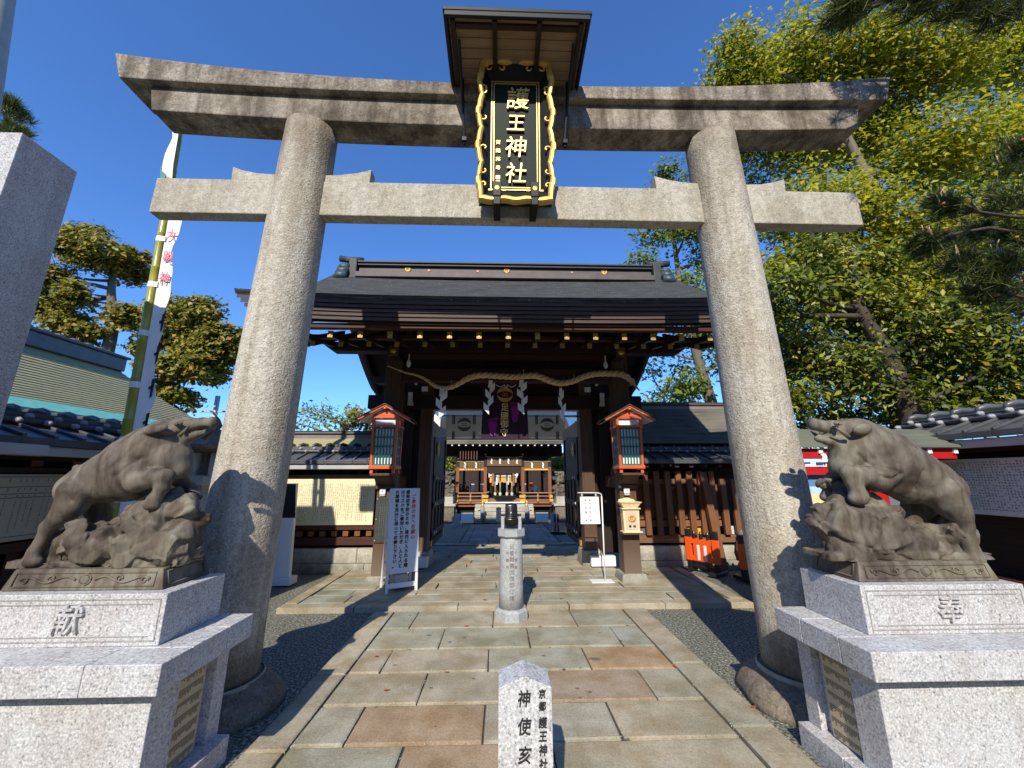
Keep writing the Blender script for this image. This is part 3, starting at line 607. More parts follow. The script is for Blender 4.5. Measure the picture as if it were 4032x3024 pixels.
def boar(D, side, creases, root, mouth):
    b = SDF(.02)
    for k in ('torso','belly','chest','jaw','hind','hind2','fore','fore2') + (('tail',) if 'tail' in D else ()):
        P_ = [q[:3] for q in D[k]]; r = [q[3] for q in D[k]]; b.chain(P_, r)
    # ear: a flat leaf lying back against the neck
    for sy in (-1, 1):
        e0, e1 = D['ear'][0], D['ear'][1]
        cx, cz = (e0[0]+e1[0])/2, (e0[2]+e1[2])/2; ln = math.hypot(e1[0]-e0[0], e1[2]-e0[2])
        ang = math.atan2(e1[2]-e0[2], e1[0]-e0[0])
        b.ell((cx, 2.475+sy*.128, cz+.004), (ln*.56, .024, .036), (sy*.35, -ang, 0))
        q = D['eye'][0]; b.ell((q[0], 2.475+sy*.085, q[2]), (q[3]*1.5, q[3]*.9, q[3]*.85))
        q = D['nost'][0]
    t = D['torso'][-1]; b.ell((t[0]+side*.012, 2.475, t[2]+.002), (t[3]*.55, t[3]*1.1, t[3]*1.1))
    # hooves
    for k in ('hind', 'fore', 'hind2', 'fore2'):
        q = D[k][-1]; b.ell((q[0]+side*.012, q[1], q[2]-.012), (q[3]*1.15, q[3]*.85, q[3]*.75))
    def disp(co, nn):
        d = 0
        for pts, dep, wd, near in creases:
            if near and co.y > 2.475: continue
            dd = min(segd(co.x, co.z, a, c) for a, c in zip(pts, pts[1:]))
            if dd < wd*2.5: d -= dep*math.exp(-(dd/wd)**2)
        d += mnoise.noise(co*7)*.003 + mnoise.noise(co*19)*.001
        return co + nn*d
    me = b.mesh(.0085, disp); me.transform(Matrix.Translation(-wloc(root)))
    body = link('boar', me, M['statue'], root, smooth=True)
    b = MB(); q = D['tusk']
    for sy in (-1, 1): b.tube([(p[0], 2.475+sy*(2.475-p[1])*.98, p[2]) for p in q], [p[3] for p in q], 8)
    b.build_each('tusk', M['statue'], body, smooth=True)
    b = MB()
    for sy in (-1, 1):
        q = D['eye'][0]; b.ball((q[0]+side*.004, 2.475+sy*.108, q[2]-.006), .011, 2)
    b.build_each('eye', M['statue'], body, smooth=True)
    return body
def rock(D, root, seed):
    b = SDF(.022); rr = random.Random(seed)
    for x, y, z, r in D['rock']:
        b.ell((x, min(max(y+rr.uniform(-.02,.03), 2.45), 2.54), z), (r*.97, min(r, rr.uniform(.085, .125)), r*.97))
        for _ in range(1):
            a = rr.uniform(0, 6.28); s = rr.uniform(.55, .85)*r
            b.block((x+r*.6*math.cos(a), y-rr.uniform(.2,.8)*min(r,.1), z+r*.6*math.sin(a)), (s*.8, s*.7, s*.95), (rr.random()*3, rr.random()*3, rr.random()*3), s*.3)
    xa, xb = min(q[0] for q in D['rock'])-.01, max(q[0] for q in D['rock'])+.0; b.block(((xa+xb)/2, 2.495, 1.08), ((xb-xa)/2, .12, .025))
    off = Vector((seed*3.7, seed, 0)); sl = -.9 if seed == 2 else .9
    def disp(co, nn):
        p = Vector((co.x*3.6+co.z*sl*2.6, co.y*3.0, co.z*2.4-co.x*sl*1.2))+off
        dv, pv = mnoise.voronoi(p+Vector((mnoise.noise(p*1.5), mnoise.noise(p*1.5+off), 0))*.35)
        edge = dv[1]-dv[0]
        cell = mnoise.noise(pv[0]*7.1)                       # every facet sits at its own depth
        h = -.016*math.exp(-(edge/.07)**2) + .008*cell + .016*mnoise.noise(co*5+off) + .010*max(0, .5-dv[0])
        p2 = Vector((co.x*9+co.z*sl*5, co.y*8, co.z*6))+off; dv2, pv2 = mnoise.voronoi(p2); h += -.005*math.exp(-((dv2[1]-dv2[0])/.10)**2) + .006*mnoise.noise(pv2[0]*5.3)
        h += mnoise.noise(co*30+off)*.0035 + mnoise.noise(co*9+off)*.010
        q = co + nn*h
        if q.y < 2.35: q.y = 2.35-(2.35-q.y)*.35
        if q.y > 2.64: q.y = 2.64+(q.y-2.64)*.35
        q.z = max(q.z, 1.066); return q
    me = b.mesh(.0078, disp); me.transform(Matrix.Translation(-wloc(root)))
    return link('rock', me, M['statue'], root, smooth=True)
def plinth(root, s, x0, x1):
    """carved statue base; x0 = end towards the path, x1 = outer end (s = side)"""
    b = MB(); xa, xb = sorted((x0, x1)); b.frustum(xa-.03, xb+.03, 2.325, 2.675, .966, xa, xb, 2.345, 2.655, 1.068); o = b.build('carved_base', M['statue'], root, bevel=.004)
    b = MB(); cxm = (xa+xb)/2; hw = (xb-xa)/2
    yf = lambda z: 2.325+.02*(z-.966)/.102-.003
    def relief(pts, r): b.tube([(x, yf(z), z) for x, z in pts], r, 6)
    relief([(xa+.02, .985), (xb-.02, .985), (xb-.025, 1.05), (xa+.025, 1.05), (xa+.02, .985)], .0035)
    for q in (-1, 1):
        relief([(cxm+q*(.05+t*(hw-.1)), 1.017+.016*math.sin(t*9)*(1-.3*t)) for t in [i/24 for i in range(25)]], .006)
        relief([(cxm+q*(hw*.45+.02*math.cos(a)*(1-a/9)), 1.02+.02*math.sin(a)*(1-a/9)) for a in [i*.5 for i in range(14)]], .005)
        relief([(cxm+q*(hw*.8+.02*math.cos(a)*(1-a/9)), 1.012+.02*math.sin(a)*(1-a/9)) for a in [i*.5 for i in range(14)]], .005)
    b.ball((cxm, yf(1.017), 1.017), .026, 2, (1, .35, .9)); relief([(cxm+.03*math.cos(a), 1.017+.026*math.sin(a)) for a in [i*math.pi/8 for i in range(17)]], .004)
    xe = x0 + (-s)*.0     # end panel facing the path
    e = lambda z: x0 - s*(.03*(1-(z-.966)/.102)) - s*.002
    b.tube([(e(.985), 2.37, .985), (e(.985), 2.63, .985), (e(1.05), 2.63, 1.05), (e(1.05), 2.37, 1.05), (e(.985), 2.37, .985)], .004, 6)
    b.build('relief', M['statue'], o, smooth=True)
def pedestal(s, ch, label):
    """s = +1 right of the path, -1 left"""
    rt = thing('stone_pedestal', label, 'pedestal', (s*2.4, 2.4, 0))
    def bx(b, xa, xb, *r): b.box(min(s*xa, s*xb), max(s*xa, s*xb), *r)
    b = MB()
    for y0, y1 in ((2.05, 2.38), (2.383, 2.70)): bx(b, 1.68, 2.3, y0, y1, -.05, .108)
    for x0, x1 in ((2.303, 3.0), (3.003, 3.7)): bx(b, x0, x1, 2.05, 2.70, -.05, .108)
    b.build('base_course', M['granite'], rt, bevel=.005)
    # body: front slab, end posts and the recess for the name plate
    b = MB(); bx(b, 1.75, 3.62, 2.16, 2.335, .108, .592); bx(b, 1.75, 3.62, 2.60, 2.70, .108, .592); bx(b, 1.80, 3.6, 2.335, 2.60, .108, .592); b.build('body', M['granite'], rt, bevel=.004)
    b = MB(); bx(b, 1.772, 1.7995, 2.338, 2.545, .115, .575); pl = b.build('name_plate', M['plate'], rt, bevel=.003)
    b = MB(); rr = random.Random(3+s)
    for r in range(7):
        for k in range(17):
            for q in range(rr.randint(2, 4)):
                zz = .535-r*.063-q*.0105
                yy = 2.355+k*.0108
                hw = .0034; xx = s*1.7705
                b.poly([(xx, yy-hw, zz-.0036), (xx, yy+hw, zz-.0036), (xx, yy+hw, zz+.0036), (xx, yy-hw, zz+.0036)])
    b.build('engraved_names', plain('engraving', (.13,.10,.05), .6), pl)
    b = MB()
    for y0, y1 in ((2.06, 2.245), (2.248, 2.515), (2.518, 2.74)): bx(b, 1.66, 2.0, y0, y1, .594, .722)
    for x0, x1 in ((2.002, 2.9), (2.903, 3.72)): bx(b, x0, x1, 2.06, 2.74, .594, .722)
    b.build('cap', M['granite'], rt, bevel=.004)
    b = MB(); bx(b, 1.845, 2.778, 2.262, 2.70, .7225, .964); blk = b.build('inscribed_block', M['granite'], rt, bevel=.004)
    b = MB(); xa, xb = 1.885, 2.74        # raised frame lines round the sunk panel
    for (x0, x1, z0, z1) in ((1.868, 2.755, .936, .941), (1.868, 2.755, .744, .749), (1.868, 1.873, .749, .936), (2.750, 2.755, .749, .936)): bx(b, x0, x1, 2.2585, 2.2635, z0, z1)
    bx(b, 1.91, 2.72, 2.2575, 2.2635, .914, .918); bx(b, 1.905, 2.72, 2.2575, 2.2635, .766, .769)
    b.build('carved_frame', M['granite_dark'], blk)
    me = vtext(ch, .142, .2, .008, .002, shear=.15); put_text('carved_character', me, M['granite'], (s*2.315, 2.256, .838), blk)
    return rt
CL = [  # creases of the left boar: polyline (x, z), depth, width, near side only
  ([(-2.135,1.79),(-2.09,1.80),(-2.03,1.822),(-1.965,1.842),(-1.93,1.845)], .016, .007, False),
  ([(-2.19,1.66),(-2.235,1.62),(-2.27,1.585),(-2.30,1.56)], .008, .011, True),
  ([(-2.565,1.60),(-2.565,1.53),(-2.55,1.47),(-2.52,1.42)], .012, .010, True),
  ([(-2.26,1.80),(-2.32,1.70),(-2.38,1.62)], .006, .010, True), ([(-2.21,1.76),(-2.26,1.68),(-2.33,1.60)], .006, .010, True),
  ([(-2.30,1.835),(-2.22,1.825)], .007, .006, True), ([(-2.135,1.855),(-2.10,1.865)], .006, .006, False)]
L_ = thing('boar_statue', 'stone boar with raised snout and closed jaws on the left pedestal', 'statue', (-2.35, 2.49, .966), 0, 'guardian boar statues beside the torii')
pedestal(-1, '献', 'grey granite pedestal left of the path carved with one character')
plinth(L_, -1, -1.955, -2.73); rock(BL_, L_, 2); boar(BL_, 1, CL, L_, False)
CR = [([(1.935,1.80),(1.99,1.79),(2.05,1.775)], .010, .008, False),
  ([(2.09,1.68),(2.12,1.63),(2.20,1.585),(2.27,1.57)], .010, .010, True),
  ([(2.13,1.55),(2.20,1.53),(2.28,1.56)], .016, .008, True),
  ([(2.42,1.58),(2.41,1.53),(2.40,1.47)], .012, .009, True), ([(2.10,1.75),(2.16,1.65)], .006, .012, True), ([(2.02,1.845),(2.06,1.85)], .006, .006, False)]
R_ = thing('boar_statue', 'stone boar with open mouth on the right pedestal', 'statue', (2.35, 2.49, .966), 0, 'guardian boar statues beside the torii')
pedestal(1, '奉', 'grey granite pedestal right of the path carved with one character')
plinth(R_, 1, 1.935, 2.70); rock(BR_, R_, 5); boar(BR_, -1, CR, R_, True)
# ---- tall slab at the left edge of the picture
b = MB(); b.frustum(-4.62, -3.80, 2.55, 2.97, -.02, -4.60, -3.795, 2.56, 2.96, 4.12)
tag(b.build('stone_monument', M['granite'], None, bevel=.006), 'tall plain grey granite slab rising behind the left pedestal', 'monument')
# ---- stele at the near end of the path
S_ = thing('stone_marker', 'small pointed granite marker with brush writing at the front of the path', 'stone marker', (-.025, 1.82, 0))
b = MB(); hw = .1045
b.prism([(-.025-hw,1.75,0),(-.025+hw,1.75,0),(-.025+hw,1.75,.745),(-.025,1.75,.784),(-.025-hw,1.75,.745)], (0,.15,0)); st = b.build('marker_stone', M['granite'], S_, bevel=.003)
def brush(name, txt, x, z, size, pitch, par, y, m, sh=.15):
    me = vtext(txt, size, pitch, .0004, .0012, shear=sh, sx=.86); put_text(name, me, m, (x, y, z), par)
brush('lettering', '神使亥', -.031, .705, .060, .092, st, 1.748, M['ink'], .12)
brush('lettering', '京都', .040, .722, .033, .041, st, 1.748, M['ink'], .12)
brush('lettering', '護王神社', .040, .626, .038, .0445, st, 1.748, M['ink'], .12)
# ---- stone post with the bronze drum
Q_ = thing('stone_post', 'round blue grey granite post with octagonal foot and carved writing', 'stone post', (.012, 4.86, 0))
def octa(b, prof, c): b.lathe(prof, c, 8)
b = MB(); a = math.pi/8
for r, z in ((0,0),): pass
b.lathe([(.195,0),(.195,.095),(.168,.118)], (0,0,0), 8); bmesh.ops.rotate(b.b, verts=b.b.verts, cent=(0,0,0), matrix=Matrix.Rotation(a, 3, 'Z')); b.build('foot', M['granite_blue'], Q_, local=True, bevel=.003)
b = MB(); b.lathe([(.139,.10),(.137,.3),(.132,.6),(.1285,.845),(.12,.858)], (0,0,0), 40); sh_ = b.build('shaft', M['granite_blue'], Q_, local=True, smooth=True)
b = MB(); b.lathe([(.135,.852),(.168,.878),(.168,.95)], (0,0,0), 8); bmesh.ops.rotate(b.b, verts=b.b.verts, cent=(0,0,0), matrix=Matrix.Rotation(a, 3, 'Z')); b.build('capital', M['granite_blue'], Q_, local=True, bevel=.003)
b = MB()
for sx in (-1, 1): b.box(sx*.101-.02, sx*.101+.02, -.05, .05, .945, 1.09)
b.build_each('bracket', M['granite_blue'], Q_, local=True, bevel=.006)
b = MB()
prof = []
for i in range(17):
    t = i/16; x = -.07+.14*t; r = .116 + .016*math.sin(math.pi*t)
    prof.append((r, x))
b.lathe(prof, (0,0,0), 216); bmesh.ops.rotate(b.b, verts=b.b.verts, cent=(0,0,0), matrix=Matrix.Rotation(R(90), 3, 'Y')); bmesh.ops.translate(b.b, verts=b.b.verts, vec=(0,0,1.105))
for v in b.b.verts:      # ribs running across the drum
    an = math.atan2(v.co.z-1.105, v.co.y); k = 1+.030*math.cos(an*36); v.co.y *= k; v.co.z = 1.105+(v.co.z-1.105)*k
mb_ = plain('dark_bronze', (.030,.030,.030), .28, .3, 20, .6); D_ = thing('bronze_wheel', 'black ribbed bronze wheel turning on top of the stone post', 'wheel', (.012, 4.86, 1.105))
bmesh.ops.translate(b.b, verts=b.b.verts, vec=(0,0,-1.105)); b.build('drum', mb_, D_, local=True, smooth=True)
b = MB(); b.tube([(-.121,0,0),(.121,0,0)], .012, 12); b.build('axle', mb_, D_, local=True)
b = MB(); b.ball((-.005,-.135,.035), .008, 2); b.build('stud', M['white'], D_, local=True)
en = plain('carved_shadow_brown', (.17,.135,.12), .8)
def carve(txt, ang, z, size, pitch):
    me = vtext(txt, size, pitch, .0012, .0004)
    for v in me.vertices:
        x, y, z0 = v.co; a2 = ang + x/.135; zz = z+z0; r = .139-.0105*(zz-.10)/.745+.0012+y*.5
        v.co = (r*math.sin(a2), -r*math.cos(a2), zz)
    link('carved_lettering', me, en, sh_)
carve('足萎難儀回復御守護石', 0.02, .765, .058, .0665); carve('千度踏', .38, .70, .036, .075); carve('祈願所', -.36, .70, .036, .075)
# ================================================================ the gate
G = thing('shrine_gate', 'dark timber shrine gate with a curved shingle roof and gilt rafter ends', 'gate', (0, 7.4, 0))
def roofmat():
    m, n, L, b = mat('bark_shingle'); v = coords(n, L, (1.1, 30, 30)); f = nz(n, L, v, 2.2, 6, .65)
    c = ramp(n, L, f, [(.32,(.014,.015,.015)), (.48,(.042,.043,.043)), (.6,(.085,.086,.083)), (.72,(.17,.17,.16))])
    v2 = coords(n, L); c = mix(n, L, ramp(n, L, nz(n, L, v2, 1.3, 5), [(.5,0),(.7,.35)]), c, (.055,.062,.035))
    sp = nz(n, L, v2, 26, 2, .3); c = mix(n, L, ramp(n, L, sp, [(.735,0),(.75,.7)]), c, (.35,.35,.33))
    L.new(c, b.inputs['Base Color']); b.inputs['Roughness'].default_value = .75; b.inputs['Specular IOR Level'].default_value = .2
    wv = n.new('ShaderNodeTexWave'); wv.bands_direction = 'Y'; wv.wave_profile = 'SAW'; wv.inputs['Scale'].default_value = 5.2; wv.inputs['Distortion'].default_value = .5; wv.inputs['Detail'].default_value = 2
    L.new(v2, wv.inputs['Vector']); p = bump(n, L, wv.outputs['Fac'], .5, .02, b); bump(n, L, f, .5, .012, b, p); return m
M['bark'] = roofmat()
M['copper_brown'] = plain('brown_copper', (.085,.062,.057), .6, .3, 5, .0)
M['copper_green'] = plain('green_copper', (.045,.075,.075), .5, .4, 9, .2)
M['copper_dark'] = plain('dark_copper', (.032,.034,.034), .6, .3, 6, .0)
YE, ZE, RX = 4.66, 3.83, 3.54
def rt(y):
    s = (min(y, 14.8-y)-YE)/2.74; return ZE + 1.76*(.62*s+.38*s*s)
def lift(x): return .075*(abs(x)/RX)**3.2
def sheet(prof_top, prof_bot, half, n=28):
    b = MB(); secs = []
    for i in range(n+1):
        x = half*(-1+2*i/n); secs.append([b.b.verts.new((x, y, z+lift(x))) for y, z in prof_top+prof_bot[::-1]])
    k = len(secs[0])
    for a, c in zip(secs, secs[1:]):
        for j in range(k): b.b.faces.new((a[j], a[(j+1) % k], c[(j+1) % k], c[j]))
    b.b.faces.new(secs[0]); b.b.faces.new(secs[-1][::-1]); return b
ys = [YE+5.48*i/40 for i in range(41)]
rf = sheet([(y, rt(y)) for y in ys], [(min(max(y, YE+.03), 14.8-YE-.03), rt(y)-.06) for y in ys], RX).build('roof', M['bark'], G)
for k in range(5):
    z1 = ZE-.058-.052*k; y0 = YE+.035+.017*k; h = RX-.02-.045*k
    yy = [y0+(14.8-2*y0)*i/30 for i in range(31)]
    dz = rt(y0)-z1
    sheet([(y, rt(y)-dz+.0) for y in yy], [(y, rt(y)-dz-.0505) for y in yy], h).build('eave_layer', M['eave'], rf, bevel=.004, seg=1)
yy = [YE+.14+(14.8-2*YE-.28)*i/30 for i in range(31)]
sheet([(y, rt(y)-.36) for y in yy], [(y, rt(y)-.40) for y in yy], RX-.3).build('soffit', M['dark_beam'], G)
def cb(name, m, *boxes, par=G, bevel=.006):
    b = MB()
    for q in boxes: b.box(*q)
    return b.build(name, m, par, bevel=bevel)
cb('eave_beam', M['red_beam'], (-3.25,3.25,4.83,4.92,3.445,3.515))
cb('eave_beam', M['red_beam'], (-3.2,3.2,5.38,5.47,3.50,3.56))
M['cap_gold'] = plain('gilt_rafter_end', (.42,.29,.09), .5, .2, 40, .15)
# two rows of rafters with gilt ends
def rafter(x, y0, z0, y1, z1, w=.03, h=.085):
    b = MB(); b.prism([(x-w,y0,z0-h/2),(x-w,y1,z1-h/2),(x-w,y1,z1+h/2),(x-w,y0,z0+h/2)], (2*w,0,0)); o = b.build('rafter', M['dark_depth'], G)
    b = MB(); b.box(x-w-.003, x+w+.003, y0-.008, y0+.004, z0-h/2-.003, z0+h/2+.003); e = b.build('end_cap', M['cap_gold'], o)
    b = MB(); b.prism([(x+.016*math.cos(a), y0-.009, z0+.022*math.sin(a)) for a in [i*math.pi/3 for i in range(6)]], (0,-.003,0)); b.build('end_flower', M['brass'], e)
for i in range(-8, 9):
    rafter(-.02+.394*i, 4.93, 3.392, 5.95, 3.60); rafter(-.02+.399*i, 5.355, 3.415, 7.3, 4.31)
# purlins, posts, tie beams
for y in (6.25, 8.55):
    b = MB(); b.prism([(-3.02,y-.1,3.72),(-3.02,y-.1,3.66),(-2.88,y-.1,3.565),(2.88,y-.1,3.565),(3.02,y-.1,3.66),(3.02,y-.1,3.72)], (0,.2,0)); b.build('purlin', M['dark_beam'], G, bevel=.005)
for s in (-1, 1):
    x = s*1.87
    b = MB(); b.box(x-.13,x+.13,6.2,6.46,.14,3.57); b.build('front_post', M['post'], G, bevel=.012)
    b = MB(); b.frustum(x-.2,x+.2,6.12,6.54,.03,x-.17,x+.17,6.15,6.51,.145); b.build('post_base', M['step'], G, bevel=.01)
    b = MB(); x2 = s*1.51; b.box(x2-.115,x2+.115,7.3,7.6,.27,3.4); b.build('main_post', M['post'], G, bevel=.01)
    b = MB(); b.frustum(x2-.2,x2+.2,7.2,7.72,.03,x2-.16,x2+.16,7.24,7.68,.28); b.build('post_base', M['step'], G, bevel=.01)
    cb('tie_beam', M['dark_depth'], (s*1.81-.07, s*1.81+.07, 5.89, 8.9, 3.41, 3.562))
    b = MB(); b.box(s*1.81-.074, s*1.81+.074, 5.878, 5.892, 3.405, 3.566); e = b.build('gilt_plate', plain('aged_gilt',(.20,.12,.035),.45,.4,40,.6), G)
    b = MB(); b.lathe([(.045,0),(.05,.004),(.03,.008),(.02,.012)], (0,0,0), 20); bmesh.ops.rotate(b.b, verts=b.b.verts, cent=(0,0,0), matrix=Matrix.Rotation(R(90),3,'X')); bmesh.ops.translate(b.b, verts=b.b.verts, vec=(s*1.81,5.877,3.485)); b.build('boss', M['brass'], e, smooth=True)
    cb('side_tie', M['post'], (x-.06, x+.06, 6.461, 7.3, 1.36, 1.56)); cb('side_tie', M['dark_depth'], (x-.055, x+.055, 6.461, 7.9, 2.75, 2.95))
    b = MB(); b.prism([(x-.05,6.47,1.565),(x-.05,6.95,1.565),(x-.05,6.98,1.64),(x-.05,6.88,1.70),(x-.05,6.6,1.72),(x-.05,6.47,1.62)], (.1,0,0)); b.build('carved_nose', M['post'], G, bevel=.01)
    cb('sleeve_wall', M['dark_wood'], (min(s*1.625,s*2.25), max(s*1.625,s*2.25), 7.52, 7.56, .2, 3.4)); cb('sleeve_batten', M['dark_wood'], (s*1.80-.03,s*1.80+.03,7.47,7.53,.2,2.8),(s*2.05-.03,s*2.05+.03,7.47,7.53,.2,2.8))
    # white-painted ends of the bracket arms
    b = MB(); b.prism([(s*1.72,6.98,3.05),(s*1.80,6.98,3.05),(s*1.80,6.98,2.80),(s*1.69,6.98,2.80),(s*1.715,6.98,2.88)], (0,.3,0)); o = b.build('bracket_arm', M['dark_wood'], G)
    b = MB(); b.prism([(s*1.72,6.972,3.05),(s*1.80,6.972,3.05),(s*1.80,6.972,2.80),(s*1.69,6.972,2.80),(s*1.715,6.972,2.88)], (0,.006,0)); b.build('white_end', M['white'], o)
    b = MB(); b.box(s*1.56-.055,s*1.56+.055,7.24,7.28,3.13,3.22); b.prism([(s*1.76,7.0,3.30),(s*1.60,7.0,3.30),(s*1.64,7.0,3.25),(s*1.66,7.0,3.19),(s*1.69,7.0,3.19)], (0,.02,0)); b.build_each('white_end', M['white'], G)
    b = MB(); b.prism([(s*.19,6.60,3.20),(s*.13,6.60,3.17),(s*.07,6.60,3.10),(s*.16,6.60,3.11)], (0,.02,0)); b.build_each('white_end', M['white'], G)
    b = MB(); b.ball((s*1.63,6.17,3.36), .07, 2, (.55,.3,1)); b.ball((s*1.63,6.17,3.46), .04, 2, (.3,.3,1.8)); b.build('white_end', M['white'], G, smooth=True)
cb('front_lintel', M['red_beam'], (-1.735,1.735,6.25,6.42,3.085,3.30), (-1.735,1.735,6.27,6.40,3.49,3.56))
cb('main_lintel', M['dark_beam'], (-2.62,2.60,7.28,7.55,2.80,3.06))
cb('lintel_board', M['dark_beam'], (-1.9,1.9,7.42,7.47,3.06,4.55), (-1.75,1.75,7.30,7.42,3.36,3.45))
cb('transom_strip', M['red_beam'], (-1.39,1.39,7.33,7.41,2.66,2.69))
b = MB(); b.prism([(-.35,6.55,3.31),(.35,6.55,3.31),(.26,6.55,3.42),(.1,6.55,3.49),(-.1,6.55,3.49),(-.26,6.55,3.42)], (0,.05,0)); b.build('frog_leg_strut', M['dark_beam'], G)
# bargeboards
for s in (-1, 1):
    b = MB(); x = s*(RX-.34); yy = [5.0+(14.8-10.0)*i/20 for i in range(21)]
    top = [(x, y, rt(y)-.33) for y in yy]; bot = [(x, y, rt(y)-.50-.05*(1-abs(y-7.4)/2.4)) for y in yy]
    b.prism(top+bot[::-1], (.05, 0, 0)); b.build('bargeboard', M['dark_depth'], G)
# open door leaves
for s in (-1, 1):
    b = MB(); xa, xb = sorted((s*1.40, s*1.445)); b.box(xa, xb, 7.62, 9.28, .30, 2.62); dr = b.build('door', M['dark_wood'], G)
    b = MB(); xi = s*1.40
    def fr(y0, y1, z0, z1): b.box(min(xi, xi-s*.025), max(xi, xi-s*.025), y0, y1, z0, z1)
    for z in (.34, .50, 1.03, 1.53, 2.55): fr(7.63, 9.27, z-.055, z+.055)
    for y in (7.68, 9.2): fr(y-.05, y+.05, .3, 2.62)
    for y in (8.05, 8.45, 8.85): fr(y-.02, y+.02, .3, 1.53)
    b.build('door_frame', M['dark_depth'], dr, bevel=.003)
    b = MB()
    for z in (.50, 1.03, 1.53):
        for y in (7.95, 8.15): b.ball((xi-s*.03, y, z), .022, 1, (.6, .5, 1.3))
    b.build_each('door_stud', M['paper'], dr, smooth=True)
    b = MB(); pts = []
    for i in range(32):
        a = i*2*math.pi/32; r = .135*(1+.08*math.cos(a*16)); pts.append((xi-s*.027, 8.02+r*.9*math.cos(a), 2.10+r*1.05*math.sin(a)))
    b.prism(pts, (-s*.008, 0, 0)); cr = b.build('door_crest', M['brass'], dr)
    b = MB()
    for k in range(16):
        a = k*2*math.pi/16; b.ball((xi-s*.038, 8.02+.085*math.cos(a), 2.10+.1*math.sin(a)), .02, 1, (.5,1,1.4), (0,0,0))
    b.build('petal', M['gold'], cr, smooth=True)
    b = MB(); b.box(min(xi,xi-s*.028),max(xi,xi-s*.028),9.14,9.285,.30,.44); b.box(min(xi,xi-s*.028),max(xi,xi-s*.028),7.615,7.72,.30,.40); b.build_each('brass_corner', M['brass'], dr)
# ridge
b = MB(); b.box(-3.05,3.05,7.15,7.65,5.46,5.575); rg = b.build('ridge', M['copper_brown'], G, bevel=.01)
cb('ridge_course', M['copper_brown'], (-3.02,3.02,7.24,7.56,5.576,5.60),(-3.02,3.02,7.26,7.54,5.60,5.74), par=rg)
cb('ridge_course', M['copper_dark'], (-3.03,3.03,7.20,7.60,5.741,5.77), par=rg); cb('ridge_course', M['copper_brown'], (-3.02,3.02,7.25,7.55,5.771,5.80), par=rg); cb('ridge_course', M['copper_dark'], (-3.03,3.03,7.19,7.61,5.801,5.835), par=rg)
def chrysanthemum(b, c, r, axis='Y'):
    n = 16
    for k in range(n):
        a = k*2*math.pi/n; b.ball((c[0]+r*.62*math.cos(a), c[1], c[2]+r*.62*math.sin(a)), r*.42, 1, (.95,.18,.42), (0,-a,0))
    b.ball((c[0], c[1]-r*.06, c[2]), r*.17, 1, (1,.6,1))
for x in (-2.03, 0, 2.03):
    b = MB(); b.prism([(x+.066*math.cos(i*math.pi/16), 7.255, 5.685+.066*math.sin(i*math.pi/16)) for i in range(32)], (0,.01,0)); chrysanthemum(b, (x, 7.252, 5.685), .07); b.build('gilt_crest', M['gold'], rg, smooth=True)
for x in (-1.6, -.6, 1.35):
    b = MB(); b.box(x-.02,x+.02,7.25,7.26,5.645,5.685); b.build('patch', plain('bare_copper',(.55,.22,.15),.5), rg)
for s in (-1, 1):
    b = MB(); b.box(min(s*3.05,s*3.22),max(s*3.05,s*3.22),7.2,7.6,5.36,5.90); b.box(min(s*3.0,s*3.3),max(s*3.0,s*3.3),7.22,7.58,5.835,5.87); o = b.build('ridge_end', M['copper_dark'], rg, bevel=.02)
    b = MB(); b.tube([(s*3.0,7.4,5.955),(s*3.3,7.4,5.965),(s*3.48,7.4,5.99)], [.062,.064,.068], 16); b.build('ridge_roll', M['copper_dark'], o, smooth=True)
    b = MB()
    for k, (yy0, z, r) in enumerate(((7.2,5.72,.07),(7.15,5.60,.085),(7.1,5.47,.10))): b.tube([(s*3.2,yy0+.05,z),(s*3.36,yy0+.02,z-.02),(s*3.43,yy0+.08,z-.05)], [r,r*.95,r*.7], 12)
    b.build('scroll', M['copper_green'], o, smooth=True)
